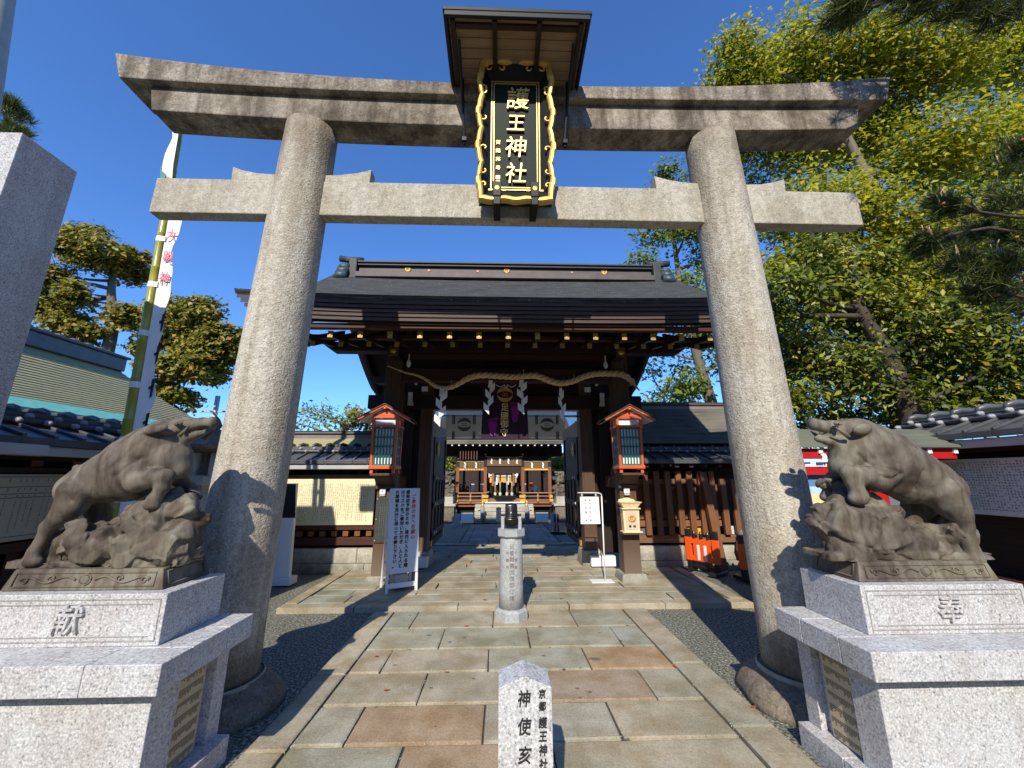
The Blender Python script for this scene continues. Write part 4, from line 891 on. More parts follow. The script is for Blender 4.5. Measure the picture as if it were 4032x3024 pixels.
# ---------------------------------------------------------------- lanterns on the front posts
M['lantern_paper'] = plain('lantern_panel', (.70,.74,.74), .5, .05, 6)
def lantern(s, label):
    t = thing('hanging_lantern', label, 'lantern', (s*1.85, 6.03, 1.63), 0, 'orange lanterns on the gate posts')
    x0, x1, y0, y1, z0, z1 = -.178, .178, -.155, .155, .075, .66
    k = .93    # slightly narrower at the foot
    b = MB()
    for ax in (-1, 1):
        for ay in (-1, 1):
            b.frustum(ax*.178*k-.018, ax*.178*k+.018, ay*.155*k-.018, ay*.155*k+.018, .03, ax*.178-.018, ax*.178+.018, ay*.155-.018, ay*.155+.018, .80)
    for z, h, g in ((.03,.05,.012),(.645,.035,.014),(.78,.03,.0)):
        q = k+(1-k)*z/.8; X, Y_ = .178*q+.018+g, .155*q+.018+g
        b.box(-X, X, -Y_, -Y_+.03, z, z+h); b.box(-X, X, Y_-.03, Y_, z, z+h); b.box(-X, -X+.03, -Y_+.031, Y_-.031, z, z+h); b.box(X-.03, X, -Y_+.031, Y_-.031, z, z+h)
    fr = b.build('frame', M['vermilion'], t, local=True, bevel=.003)
    b = MB()
    for ax in (-1, 1):
        for ay in (-1, 1): b.frustum(ax*.16-.02,ax*.16+.02,ay*.13-.02,ay*.13+.02,-.03,ax*.155-.02,ax*.155+.02,ay*.125-.02,ay*.125+.02,.029)
    b.build_each('foot', M['vermilion'], t, local=True)
    b = MB(); b.frustum(-.15,.15,-.125,.125,.081,-.158,.158,-.133,.133,.644); b.box(-.16,.16,-.135,.135,.681,.779); b.build_each('white_panel', M['lantern_paper'], t, local=True)
    # lattice of each face: a sheet with rounded windows is built from bars
    def face(w, M4):
        b = MB(); zz0, zz1 = .09, .63
        for z in [zz0+(zz1-zz0)*i/4 for i in range(5)]: b.box(-w, w, -.006, .004, z-.011, z+.011)
        for i in range(7): x = -w+.012+(2*w-.024)*i/6; b.box(x-.009, x+.009, -.005, .003, zz0, zz1)
        for v in b.b.verts:
            q = k+(1-k)*v.co.z/.8; v.co.x *= q; v.co.y -= 0
        bmesh.ops.transform(b.b, matrix=M4, verts=b.b.verts); b.build('lattice', M['teal'], t, local=True)
    sl = math.atan(.155*(1-k)/.8); sl2 = math.atan(.178*(1-k)/.8)
    face(.155, Matrix.Translation((0,-.15*k-.006,0)) @ Matrix.Rotation(sl, 4, 'X'))
    face(.13, Matrix.Translation((.172*k+.006,0,0)) @ Matrix.Rotation(sl2, 4, 'Y') @ Matrix.Rotation(R(90), 4, 'Z'))
    face(.13, Matrix.Translation((-.172*k-.006,0,0)) @ Matrix.Rotation(-sl2, 4, 'Y') @ Matrix.Rotation(R(-90), 4, 'Z'))
    # gabled roof
    b = MB()
    for ax in (-1, 1):
        b.prism([(0,-.25,.975),(ax*.385,-.25,.765),(ax*.385,-.25,.735),(0,-.25,.945)], (0,.03,0)); b.prism([(0,.22,.975),(ax*.385,.22,.765),(ax*.385,.22,.735),(0,.22,.945)], (0,.03,0))
    b.box(-.19,.19,-.175,-.15,.81,.835); b.prism([(-.09,-.17,.835),(.09,-.17,.835),(.05,-.17,.87),(.045,-.17,.90),(-.045,-.17,.90),(-.05,-.17,.87)], (0,.02,0)); b.box(-.02,.02,-.24,.22,.91,.945)
    rf_ = b.build('roof_frame', M['vermilion'], t, local=True, bevel=.003)
    b = MB()
    for ax in (-1, 1): b.prism([(0,-.265,.995),(ax*.40,-.265,.775),(ax*.40,-.265,.764),(0,-.265,.976)], (0,.53,0)); b.prism([(0,-.219,.955),(ax*.37,-.219,.752),(ax*.37,-.219,.742),(0,-.219,.944)], (0,.438,0))
    b.build('roof', M['copper_dark'], t, local=True)
    b = MB()
    for ax in (-1, 1): b.prism([(ax*.02,-.215,.935),(ax*.36,-.215,.745),(ax*.36,-.215,.735),(ax*.02,-.215,.925)], (0,.43,0))
    b.prism([(-.15,-.145,.836),(.15,-.145,.836),(0,-.145,.92)], (0,.01,0)); b.build('white_eave', M['white'], rf_, local=True)
    b = MB()
    for x, z in ((0,.915),(-.2,.845),(.2,.845),(-.185,.66),(.185,.66)): b.ball((x,-.255 if z > .7 else -.178,z), .014, 1, (1,.6,1))
    b.build_each('gilt_stud', M['gold'], t, local=True, smooth=True)
    return t
lantern(-1, 'orange lantern with green lattice on the left gate post'); lantern(1, 'orange lantern with green lattice on the right gate post')
for s in (-1, 1):
    x = s*1.86
    b = MB(); b.box(x-.16,x+.16,5.87,6.199,1.565,1.60); b.prism([(x-.145,6.18,1.40),(x+.145,6.18,1.40),(x+.145,6.0,1.564),(x-.145,6.0,1.564)], (0,.02,0))
    b.prism([(x-.12,6.199,1.41),(x-.12,5.92,1.562),(x-.12,6.199,1.562)], (.24,0,0)); b.box(x-.145,x+.145,6.14,6.199,1.37,1.42); b.build('lantern_bracket', M['post'], G, bevel=.004)
# ---------------------------------------------------------------- straw rope
ROPE= [(-2.202, 6.95, 3.538), (-2.028, 6.95, 3.471), (-1.855, 6.95, 3.407), (-1.684, 6.95, 3.37), (-1.569, 6.95, 3.327), (-1.453, 6.95, 3.261), (-1.337, 6.95, 3.174), (-1.195, 6.95, 3.131), (-1.054, 6.95, 3.132), (-0.888, 6.95, 3.206), (-0.749, 6.95, 3.297), (-0.58, 6.95, 3.357), (-0.41, 6.95, 3.372), (-0.267, 6.95, 3.364), (-0.068, 6.95, 3.351), (0.161, 6.95, 3.343), (0.333, 6.95, 3.359), (0.505, 6.95, 3.369), (0.648, 6.95, 3.332), (0.761, 6.95, 3.282), (0.904, 6.95, 3.239), (1.047, 6.95, 3.231), (1.221, 6.95, 3.27), (1.397, 6.95, 3.345), (1.573, 6.95, 3.397), (1.748, 6.95, 3.416), (1.922, 6.95, 3.417), (2.097, 6.95, 3.409), (2.21, 6.95, 3.371), (2.293, 6.95, 3.306), (2.354, 6.95, 3.223)]
rp = [Vector((-.13+(x+.13)*.8777, 6.1, 1.55+(z-1.55)*.8777)) for x, y, z in ROPE]
def catmull(P_, n):
    out = []
    for i in range(len(P_)-1):
        p0, p1, p2, p3 = P_[max(i-1,0)], P_[i], P_[i+1], P_[min(i+2,len(P_)-1)]
        for k in range(n):
            t = k/n; out.append(.5*((2*p1)+(p2-p0)*t+(2*p0-5*p1+4*p2-p3)*t*t+(3*p1-p0-3*p2+p3)*t**3))
    return out+[P_[-1]]
cr = catmull(rp, 8); N = len(cr)
def rrad(t): return .010+.038*min(1, (t/.36))**1.2 if t < .36 else .048-.005*max(0, (t-.9)/.1)
RO_ = thing('straw_rope', 'thick twisted straw rope swagged across the gate front', 'rope', tuple(cr[N//2]))
mr = plain('straw', (.62,.47,.26), .8, .25, 60, 0, 1)
dist = 0
for s3 in range(3):
    b = MB(); pts = []; rad = []; dist = 0
    for i, p in enumerate(cr):
        if i: dist += (cr[i]-cr[i-1]).length
        r = rrad(i/(N-1)); a = dist/.26*2*math.pi*.95 + s3*2*math.pi/3
        tg = (cr[min(i+1,N-1)]-cr[max(i-1,0)]).normalized(); u = tg.cross(Vector((0,1,0))).normalized(); v = Vector((0,1,0))
        pts.append(p+(u*math.cos(a)+v*math.sin(a))*r*.52); rad.append(r*.60)
    b.tube(pts, rad, 10); b.build('strand', mr, RO_, smooth=True)
b = MB()
for k in range(26):
    a = random.Random(k).random(); q = cr[-1]; d = Vector((.06+.03*a, (k % 5-2)*.012, -.07-.05*a))
    b.tube([q+Vector((0,(k%5-2)*.008,((k//5)-2)*.008)), q+d], [.008,.004], 5)
b.build('frayed_end', mr, RO_)
b = MB()
for i in (int(N*.27), int(N*.53), int(N*.74)): b.tube([cr[i]+Vector((0,.02,.03)), cr[i]+Vector((0,.1,.14))], .006, 6)
b.build_each('hanging_cord', M['paper'], RO_)
# ---------------------------------------------------------------- paper streamers
def shide(x, z, w, hgt, label, tw, lean):
    t = thing('paper_streamer', label, 'paper streamer', (x, 6.08, z), 0, 'zigzag paper streamers on the rope')
    b = MB(); b.poly([(-w*.28,0,0),(w*.28,0,0),(w*.42,-.008,-hgt*.2),(-w*.42,.004,-hgt*.22)]); b.build('paper_top', M['paper'], t, local=True)
    k = 4; sh = hgt*.80/k
    for i in range(k):
        s = 1 if i % 2 == 0 else -1; z0 = -hgt*.17-sh*i; cx = s*w*.24+lean*i; dy = tw*(i-1.5)*.02
        a = .55*s
        P_ = [(-w*.40,0,sh*.20),(w*.46,0,sh*.95),(w*.46,0,-sh*.05),(-w*.40,0,-sh*.85)] if s > 0 else [(-w*.46,0,sh*.95),(w*.40,0,sh*.20),(w*.40,0,-sh*.85),(-w*.46,0,-sh*.05)]
        b = MB(); pts = [(cx+p[0], dy+p[0]*.35*s*tw-.006*i, z0-sh*.35+p[2]) for p in P_]
        b.prism(pts, (0,.0015,0)); b.build('paper_fold', M['paper'], t, local=True)
shide(-1.05, 2.93, .12, .62, 'longest zigzag paper streamer, hanging at the left end of the rope', 1, -.01)
shide(-.28, 3.06, .10, .56, 'zigzag paper streamer just left of the purple banner', -1, -.012)
shide(.22, 3.07, .115, .56, 'zigzag paper streamer overlapping the right edge of the purple banner', 1, .006)
shide(.85, 2.94, .075, .56, 'narrow crumpled paper streamer at the right end of the rope', -1.6, .006)
# ---------------------------------------------------------------- white curtain and purple banner
def gauze():
    m, n, L, b = mat('white_gauze'); b.inputs['Base Color'].default_value = (.55,.53,.48,1); b.inputs['Roughness'].default_value = .8
    t = n.new('ShaderNodeBsdfTransparent'); d = n.new('ShaderNodeBsdfTranslucent'); d.inputs[0].default_value = (.6,.58,.52,1)
    m1 = n.new('ShaderNodeMixShader'); m1.inputs[0].default_value = .35; L.new(b.outputs[0], m1.inputs[1]); L.new(d.outputs[0], m1.inputs[2])
    m2 = n.new('ShaderNodeMixShader'); m2.inputs[0].default_value = .27; L.new(m1.outputs[0], m2.inputs[1]); L.new(t.outputs[0], m2.inputs[2]); L.new(m2.outputs[0], n['Material Output'].inputs[0]); return m
M['gauze'] = gauze(); M['print'] = plain('printed_brown_grey', (.085,.075,.065), .8)
NO = thing('gate_curtain', 'translucent white curtain with two printed crests across the gate opening', 'curtain', (0, 7.25, 2.76))
def cloth(x0, x1, z0, z1, yf, nx=40, nz_=8):
    b = MB(); g = [[b.b.verts.new((x0+(x1-x0)*i/nx, yf(x0+(x1-x0)*i/nx, j/nz_), z1+(z0-z1)*j/nz_)) for j in range(nz_+1)] for i in range(nx+1)]
    for i in range(nx):
        for j in range(nz_): b.b.faces.new((g[i][j], g[i+1][j], g[i+1][j+1], g[i][j+1]))
    return b
yf = lambda x, t: 7.27+.012*math.sin(x*9)*t+.008*math.sin(x*21+1)*t
yb = lambda x, t: 7.31+.014*math.sin(x*7+2)*t
c1 = cloth(-1.37, 1.34, 2.27, 2.755, yb).build('back_cloth', M['gauze'], NO, smooth=True)
c2 = cloth(-1.14, 1.10, 2.21, 2.76, yf).build('front_cloth', M['gauze'], NO, smooth=True)
cb('curtain_rod', M['pale_wood'], (-1.38,1.36,7.255,7.268,2.745,2.775), par=NO)
b = MB(); b.box(-1.14,1.10,7.248,7.252,2.21,2.235); b.build('hem', plain('hem_pink',(.5,.42,.38),.8), c2)
for x in (-.99, -.606, .562, .952):
    for z0, z1 in ((2.50, 2.665), (2.225, 2.365)):
        b = MB(); b.box(x-.026,x+.026,7.246,7.249,z0,z1); o = b.build('printed_band', M['print'], c2)
        b = MB()
        for k in range(4): b.ball((x, 7.246, z0+.02+(z1-z0-.04)*k/3), .014, 1, (1,.1,1))
        b.build('band_motif', plain('band_light',(.22,.19,.17),.8), o)
def crest(b, c, r, y):
    """round crest: two facing feathered leaves that leave an eye-shaped opening, with scrolls inside"""
    N_ = 24
    for s in (-1, 1):
        outer = [(c[0]+r*math.cos(a), y, c[1]+s*r*math.sin(a)) for a in [math.pi*(.04+.92*i/N_) for i in range(N_+1)]]
        inner = [(c[0]+r*.93*math.cos(a), y, c[1]+s*(r*.04+r*.40*math.sin(a)**1.15)) for a in [math.pi*(.04+.92*i/N_) for i in range(N_+1)]]
        for i in range(N_):
            if i % 3 == 2:   # notches between the feathers
                o0, o1 = Vector(outer[i]).lerp(Vector(inner[i]), .1), Vector(outer[i+1]).lerp(Vector(inner[i+1]), .1)
                b.poly([o0, o1, inner[i+1], inner[i]])
            else: b.poly([outer[i], outer[i+1], inner[i+1], inner[i]])
    for sx in (-1, 1):
        for sz in (-1, 1):
            pts = [(c[0]+sx*r*(.06+.17*(1-math.cos(a))*.8), y, c[1]+sz*r*(.03+.17*math.sin(a))) for a in [i*.4 for i in range(9)]]
            b.tube(pts, r*.035, 4)
for x in (-.791, .76):
    b = MB(); crest(b, (x, 2.495), .13, 7.245); b.build('printed_crest', M['print'], c2)
PB_ = thing('purple_banner', 'dark purple banner with gold writing and two footprints', 'banner', (0, 6.45, 3.08))
M['purple'] = plain('purple_cloth', (.020,.004,.022), .8, .2, 15)
k_ = 6.45/7.12
def pbx(x): return -.13+(x+.13)*k_
def pbz(z): return 1.55+(z-1.55)*k_
b = cloth(pbx(-.452), pbx(.384), pbz(2.217), pbz(3.27), lambda x, t: 6.47+.006*math.sin(x*14)*t)
for v in b.b.verts:
    t = (pbz(3.27)-v.co.z)/(pbz(3.27)-pbz(2.217)); v.co.x = pbx(-.034)+(v.co.x-pbx(-.034))*(1+.05*max(0, t-.5)*2)
bn = b.build('cloth', M['purple'], PB_, smooth=True)
mg = plain('gold_print', (.52,.30,.075), .6, .15, 40)
b = MB(); crest(b, (pbx(-.035), pbz(3.045)), .148*k_, 6.458); b.build('gold_crest', mg, bn)
for ch, z, x in zip('足腰御守', (2.793, 2.632, 2.48, 2.325), (-.036,-.038,-.043,-.048)):
    me = vtext(ch, .142, .2, .001, .0012); put_text('lettering', me, plain('gold_letter', (.92,.62,.26), .6), (pbx(x), 6.457, pbz(z)), bn)
mf = plain('magenta_print', (.24,.005,.2), .7)
for s, (cx, zt, zb) in ((-1, (-.262, 2.609, 2.267)), (1, (.158, 2.907, 2.519))):
    b = MB(); zt, zb, cx = pbz(zt), pbz(zb), pbx(cx); hh = zt-zb
    pr = [(-.02,0),(.035,.0),(.065,.10),(.075,.25),(.085,.45),(.10,.62),(.085,.76),(.03,.81),(-.04,.80),(-.09,.74),(-.095,.62),(-.075,.45),(-.06,.25),(-.05,.10)]
    b.poly([(cx-s*px*.86*k_*1.0, 6.458, zb+t*hh) for px, t in pr])
    for i, (px, t, r) in enumerate(((.075,.93,.028),(.025,.925,.022),(-.02,.90,.02),(-.06,.87,.018),(-.093,.82,.016))):
        b.poly([(cx+(-s)*(-px)*.86*k_*(-1)+r*.9*math.cos(a), 6.458, zb+t*hh+r*math.sin(a)) for a in [i2*math.pi/5 for i2 in range(10)]])
    b.build('footprint', mf, bn)
b = MB()
for x0, x1, d in ((-.2,-.05,.04),(-.055,.0,.06),(.0,.14,.045)): b.tube([(x0+(x1-x0)*i/8, 6.44, 3.075-d*math.sin(math.pi*i/8)) for i in range(9)], .006, 6)
b.build_each('cord', M['paper'], PB_)
# ================================================================ walls, boards, signs
M['copper_roof'] = None
def coppermat(name, base, lit, patina):
    m, n, L, b = mat(name); v = coords(n, L); v2 = coords(n, L, (.8, 9, 9)); f = nz(n, L, v2, 2, 5, .6)
    c = ramp(n, L, f, [(.3, base), (.6, lit)]); c = mix(n, L, ramp(n, L, nz(n, L, v, .9, 5), [(.42,0),(.62,.7)]), c, patina)
    L.new(c, b.inputs['Base Color']); b.inputs['Roughness'].default_value = .85; b.inputs['Specular IOR Level'].default_value = .12; return m
M['copper_roof'] = coppermat('weathered_copper_sheet', (.09,.095,.085), (.15,.155,.13), (.16,.175,.11))
M['copper_lime'] = coppermat('olive_copper_sheet', (.29,.27,.15), (.40,.37,.21), (.33,.31,.175))
M['copper_dark_roof'] = coppermat('dark_copper_sheet', (.075,.072,.062), (.13,.125,.105), (.19,.18,.14))
M['turquoise'] = plain('verdigris_edge', (.14,.44,.38), .6, .2, 10)
M['cap_pink'] = plain('ridge_flashing', (.20,.16,.155), .45, .2, 4)
def tiled_wall(name, label, loc, rz, Lw, ze, stone=True, front='slats', copper=None, gutter=True, cat='wall', ridge2=None):
    """garden wall along local x (0..Lw), face at local y = 0 towards -y, eave at height ze"""
    w_ = thing(name, label, cat, loc, rz)
    ov = .35
    if stone:
        b = MB(); x = 0; rr = random.Random(int(Lw*10))
        while x < Lw-.01:
            x1 = min(Lw, x+rr.uniform(.8, 1.1)); b.box(x+.004, x1-.004, -.08, .25, .135, .365); b.box(x+.15, min(Lw, x1+.15)-.006, -.12, .25, -.02, .131); x = x1
        b.build('stone_base', M['step'], w_, local=True, bevel=.008)
    b = MB(); b.box(0, Lw, .14, .2, .36, ze-.02); b.build('back_boards', M['dark_beam'], w_, local=True)
    b = MB(); b.box(0, Lw, -.05, .06, .415, .54); b.build('ground_beam', M['lattice_beam'] if front == 'slats' else M['red_beam'], w_, local=True, bevel=.005)
    b = MB(); b.box(0, Lw, -.03, .05, ze-.155, ze-.105); b.build('wall_plate', M['dark_beam'], w_, local=True)
    # rafter ends under the eave
    b = MB(); k = int(Lw/.26)
    for i in range(k): x = .1+i*.26; b.box(x-.035, x+.035, -ov+.05, .1, ze-.10, ze-.035)
    o = b.build('rafter_row', M['red_beam'], w_, local=True); o['kind'] = 'stuff'
    # tiles
    b = MB(); n = int(Lw/.245)+1
    for i in range(n):
        x = i*.245; x1 = min(x+.244, Lw)
        b.prism([(x, -ov, ze+.0), (x, .06, ze+.135), (x, .06, ze+.165), (x, -ov, ze+.028)], (x1-x, 0, 0))
        b.prism([(x, -ov-.012, ze-.035), (x, -ov+.01, ze-.035), (x, -ov+.01, ze+.03), (x, -ov-.012, ze+.03)], (x1-x, 0, 0))
        for q in (-.017,): b.prism([(x, -ov-.01, ze+.028), (x, .06, ze+.166), (x, .06, ze+.195), (x, -ov-.01, ze+.055)], (.032, 0, 0))
    tl = b.build('roof_tiles', M['tile'], w_, local=True, bevel=.006)
    b = MB()
    for y, z in ((.05, .205), (.10, .255)):
        b.tube([(0, y, ze+z), (Lw, y, ze+z)], .024, 8)
    b.box(0, Lw, .08, .35, ze+.15, ze+.29)
    b.build('ridge_bar', M['tile'], tl, local=True, smooth=False)
    b = MB()
    for i in range(n):
        for y, z, o2 in ((.03, .20, .0), (.08, .25, .12)):
            x = i*.245+o2
            if x < Lw: b.tube([(x, y-.03, ze+z), (x, y+.01, ze+z)], .03, 8); b.ball((x, y-.032, ze+z), .027, 1)
    b.build('round_tile_end', M['tile_cap'], tl, local=True, smooth=True)
    b = MB()
    for i in range(n):
        x = i*.245+.06
        b.tube([(x, .10, ze+.27), (x+.01, .13, ze+.315), (x+.02, .2, ze+.335), (x+.03, .36, ze+.33)], [.02,.03,.034,.03], 8)
    b.build('hump_tile', M['tile'], tl, local=True, smooth=True)
    if gutter:
        b = MB(); b.box(.02, Lw-.02, -ov+.02, -ov+.09, ze-.125, ze-.04); b.build('gutter', M['grey_metal'], w_, local=True, bevel=.01)
    if copper:
        y0, z0, y1, z1, mm, half = copper
        b = MB(); b.box(0, Lw, max(y0, .21), max(y0, .21)+.03, ze-.05, z0+(.08 if y0 < .21 else -.02)); b.build('dark_back_board', M['dark_beam'], w_, local=True)
        b = MB(); k = 9
        for i in range(k):
            ya, yb = y0+(y1-y0)*i/k, y0+(y1-y0)*(i+1)/k; za, zb = z0+(z1-z0)*i/k, z0+(z1-z0)*(i+1)/k
            b.prism([(0, ya, za+.012), (0, yb+.01, zb+.004), (0, yb+.01, zb-.02), (0, ya, za-.02)], (Lw, 0, 0))
        b.build('copper_roof', mm, w_, local=True)
        b = MB(); b.box(0, Lw, y1-.02, y1+.3, z1-.01, z1+.085); b.build('ridge_flashing', M['cap_pink'], w_, local=True, bevel=.006)
        b = MB(); b.box(0, Lw, y1-.05, y1+.33, z1+.086, z1+.105); b.box(0, Lw, y1-.03, y1+.3, z1+.13, z1+.15); b.build('ridge_cap', M['copper_dark'], w_, local=True); b = MB(); b.box(0, Lw, y1-.02, y1+.28, z1+.106, z1+.129); b.build('ridge_band', M['cap_pink'], w_, local=True)
    return w_
def local_part(w_, name, m, boxes, bevel=.004, par=None):
    b = MB()
    for q in boxes: b.box(*q)
    return b.build(name, m, par or w_, local=True, bevel=bevel)
# left of the gate
GW = tiled_wall('tiled_wall', 'dark timber wall with grey tile and copper roof left of the gate', (-4.6, 7.2, 0), 0, 2.42, 1.80, front='board', copper=(.3, 2.09, .75, 2.30, M['copper_lime'], 0))
local_part(GW, 'rail', M['copper_brown'], [(.0,2.4,-.09,.0,1.515,1.59)]); local_part(GW, 'rail', M['red_beam'], [(.0,2.4,-.09,.0,.665,.745)])
for i in range(14): local_part(GW, 'beam_end', M['lattice_wood'], [(.02+i*.197,.112+i*.197,-.06,.02,.56,.645)])
for i in range(11): local_part(GW, 'strut', M['red_beam'], [(.05+i*.235,.15+i*.235,-.02,.03,1.595,1.70)])
def board_marks(b, rr, x0, x1, z0, z1, pitch_x, pitch_z, s, y, skip=.12):
    x = x1
    while x > x0:
        stop = z0 if rr.random() < .72 else z0+(z1-z0)*rr.uniform(.1, .75)
        z = z1 - (pitch_z*rr.randint(1, 5) if rr.random() < .2 else 0)
        while z > stop:
            if rr.random() > skip: scribble(b, rr, x, z, s, y)
            z -= pitch_z
        x -= pitch_x
NB = thing('notice_board', 'cream notice board with long columns of small writing left of the gate', 'notice board', (-3.1, 7.1, .745))
b = MB(); b.box(-4.35, -2.30, 7.085, 7.11, .748, 1.513); nb = b.build('board', M['cream'], NB, bevel=.003)
b = MB(); board_marks(b, random.Random(3), -3.62, -2.42, .80, 1.42, .0345, .0262, .021, 7.0835); b.build('small_writing', plain('faded_ink',(.20,.17,.10),.6), nb)
# right of the gate: cedar slats
GR = tiled_wall('slatted_wall', 'cedar slat wall with a high dark copper roof right of the gate', (2.12, 7.2, 0), 0, 2.9, 1.80, copper=(.05, 2.17, .95, 2.95, M['copper_dark_roof'], 0), gutter=False)
local_part(GR, 'rail', M['lattice_beam'], [(.1,1.55,-.05,-.005,1.41,1.50)]); local_part(GR, 'rail', M['lattice_beam'], [(.1,1.7,-.05,-.005,.685,.785)])
for i in range(9):
    x = .37+i*.2; tz = 1.64 if i < 7 else 1.5
    local_part(GR, 'slat', M['lattice_wood'], [(x-.05, x+.05, -.12, -.051, .55, tz)], bevel=.006)
b = MB(); rr = random.Random(8)
for k in range(12): z = .80+k*.05; b.prism([(.1,.03,z),(.1,.06,z),(.1,.045,z+.06),(.1,.03,z+.055)], (1.75,0,0))
b.build('siding', M['lattice_wood'], GR, local=True)
for x, c in ((1.06,(.85,.42,.03)), (1.26,(.85,.42,.03)), (1.48,(.45,.55,.55)), (1.86,(.5,.6,.62)), (.28,(.10,.12,.17)), (.72,(.02,.02,.03))): local_part(GR, 'coloured_panel', plain('panel_%.2f' % x, c, .6), [(x-.09, x+.085, .0, .02, .545, .68)])
b = MB(); b.tube([(.55,-.06,1.70),(.8,-.1,1.66),(1.2,-.12,1.69),(1.5,-.1,1.62)], .006, 6); b.build('cable', M['black'], GR, local=True)
b = MB(); b.box(.18,.27,-.2,.02,1.66,1.78); b.box(.83,.87,-.16,-.12,1.72,1.75); b.build_each('junction_box', M['pale_wood'], GR, local=True)
# the two walls that run back from the road
LW = tiled_wall('tiled_wall', 'timber wall with grey tile roof running back behind the left boar', (-4.5, 1.2, 0), R(90), 5.9, 1.86, front='board')
local_part(LW, 'rail', M['red_beam'], [(0,5.8,-.06,.0,.90,.985)]); local_part(LW, 'rail', M['dark_beam'], [(0,5.8,-.06,.0,1.585,1.64)])
for i in range(16): local_part(LW, 'strut', M['lattice_wood'], [(.1+i*.36,.2+i*.36,-.02,.05,1.645,1.76)])
for i in range(16): local_part(LW, 'strut', M['red_beam'], [(.1+i*.36,.2+i*.36,-.02,.05,.545,.895)])
LB = thing('notice_board', 'beige board with ruled rows of writing behind the left boar', 'notice board', (-4.43, 4.0, 1.0))
b = MB(); b.box(-4.43, -4.41, 1.6, 5.6, 1.005, 1.578); lb = b.build('board', M['cream_dim'], LB, bevel=.003)
b = MB()
for z in (1.555, 1.468, 1.408, 1.375, 1.045): b.box(-4.411,-4.4085,1.65,5.55,z-.0025,z+.0025)
for y in (3.22, 4.9): b.box(-4.411,-4.4085,y-.002,y+.002,1.047,1.373)
b.build('ruled_line', M['ink'], lb)
b = MB(); rr = random.Random(11)
ax = lambda px, y, pz: (-4.4085, px, pz)
yy_ = 1.75
while yy_ < 5.5:
    for z in (1.53, 1.515, 1.45, 1.435, 1.39): scribble(b, rr, yy_, z, .016, 0, ax)
    z = 1.35
    stop = 1.06+rr.random()*.16
    while z > stop: scribble(b, rr, yy_, z, .0135, 0, ax); z -= .0165
    yy_ += rr.choice((.045, .07, .08))
for i in range(6): scribble(b, rr, 3.5+.025*i, 1.025, .016, 0, ax)
b.build('small_writing', M['ink'], lb)
b = MB(); b.box(-4.22,-4.12,2.6,3.62,1.73,1.83); tag(b.build('eave_lamp_box', M['grey_metal'], None, bevel=.02), 'long pale grey box fixed under the left tiled eave', 'lamp housing')
RWL = tiled_wall('tiled_wall', 'timber wall with grey tile roof behind the right boar', (5.0, 4.85, 0), R(-90), 3.6, 1.95, front='board', gutter=True)
RB = thing('notice_board', 'white board crowded with names behind the right boar', 'notice board', (4.93, 3.6, 1.15))
b = MB(); b.box(4.905, 4.93, 1.5, 4.56, 1.155, 1.722); rb_ = b.build('board', plain('off_white_board',(.62,.64,.60),.5,.04,3), RB, bevel=.003)
b = MB(); rr = random.Random(21); ax2 = lambda px, y, pz: (4.9035, px, pz)
y = 1.6
while y < 4.50:
    z = 1.685
    while z > 1.19:
        if rr.random() > .16: scribble(b, rr, y, z, .021, 0, ax2)
        z -= .0262
    y += .0265
b.build('small_writing', plain('grey_ink',(.05,.05,.055),.6), rb_)
# ---- white stand with a dark plate behind the left pillar
b = MB(); WS = thing('information_stand', 'white stand with a dark slanted plate behind the left torii pillar', 'stand', (-3.45, 6.42, 0))
b.frustum(-3.66,-3.235,6.35,6.42,.1,-3.68,-3.31,6.38,6.45,1.45); b.box(-3.70,-3.19,6.30,6.52,.0,.10); b.build('panel', M['white'], WS, bevel=.005)
b = MB(); b.frustum(-3.655,-3.255,6.362,6.37,.94,-3.672,-3.315,6.373,6.38,1.44); b.build('dark_plate', plain('dark_plate',(.02,.022,.026),.3), WS)
# ---- stone lantern between boar and pillar
SL = thing('stone_lantern', 'weathered stone lantern half hidden between the left boar and pillar', 'stone lantern', (-3.72, 5.0, 0))
for nm, prof, n in (('foot', [(.30,0),(.29,.15),(.2,.22)], 6), ('shaft', [(.13,.22),(.12,.6),(.13,1.36)], 20), ('platform', [(.14,1.36),(.25,1.46),(.25,1.55),(.2,1.57)], 6), ('cap', [(.16,1.84),(.36,1.88),(.38,1.93),(.30,1.98),(.14,2.10),(.06,2.14),(.09,2.18),(.05,2.26),(.01,2.3)], 6)):
    b = MB(); b.lathe(prof, (0,0,0), n); b.build(nm, M['basestone'] if nm == 'cap' else M['step'], SL, local=True, bevel=.006)
b = MB()
for k in range(4): a = k*math.pi/2+.3; b.cbox((.15*math.cos(a+.785), .15*math.sin(a+.785), 1.70), (.09,.09,.27), (0,0,a))
b.box(-.13,.13,.08,.12,1.575,1.84); fb = b.build('fire_box', M['step'], SL, local=True)
b = MB(); b.cbox((-.12,-.12,1.71), (.19,.012,.2), (0,0,-.5)); b.build('paper_window', M['paper'], fb, local=True)
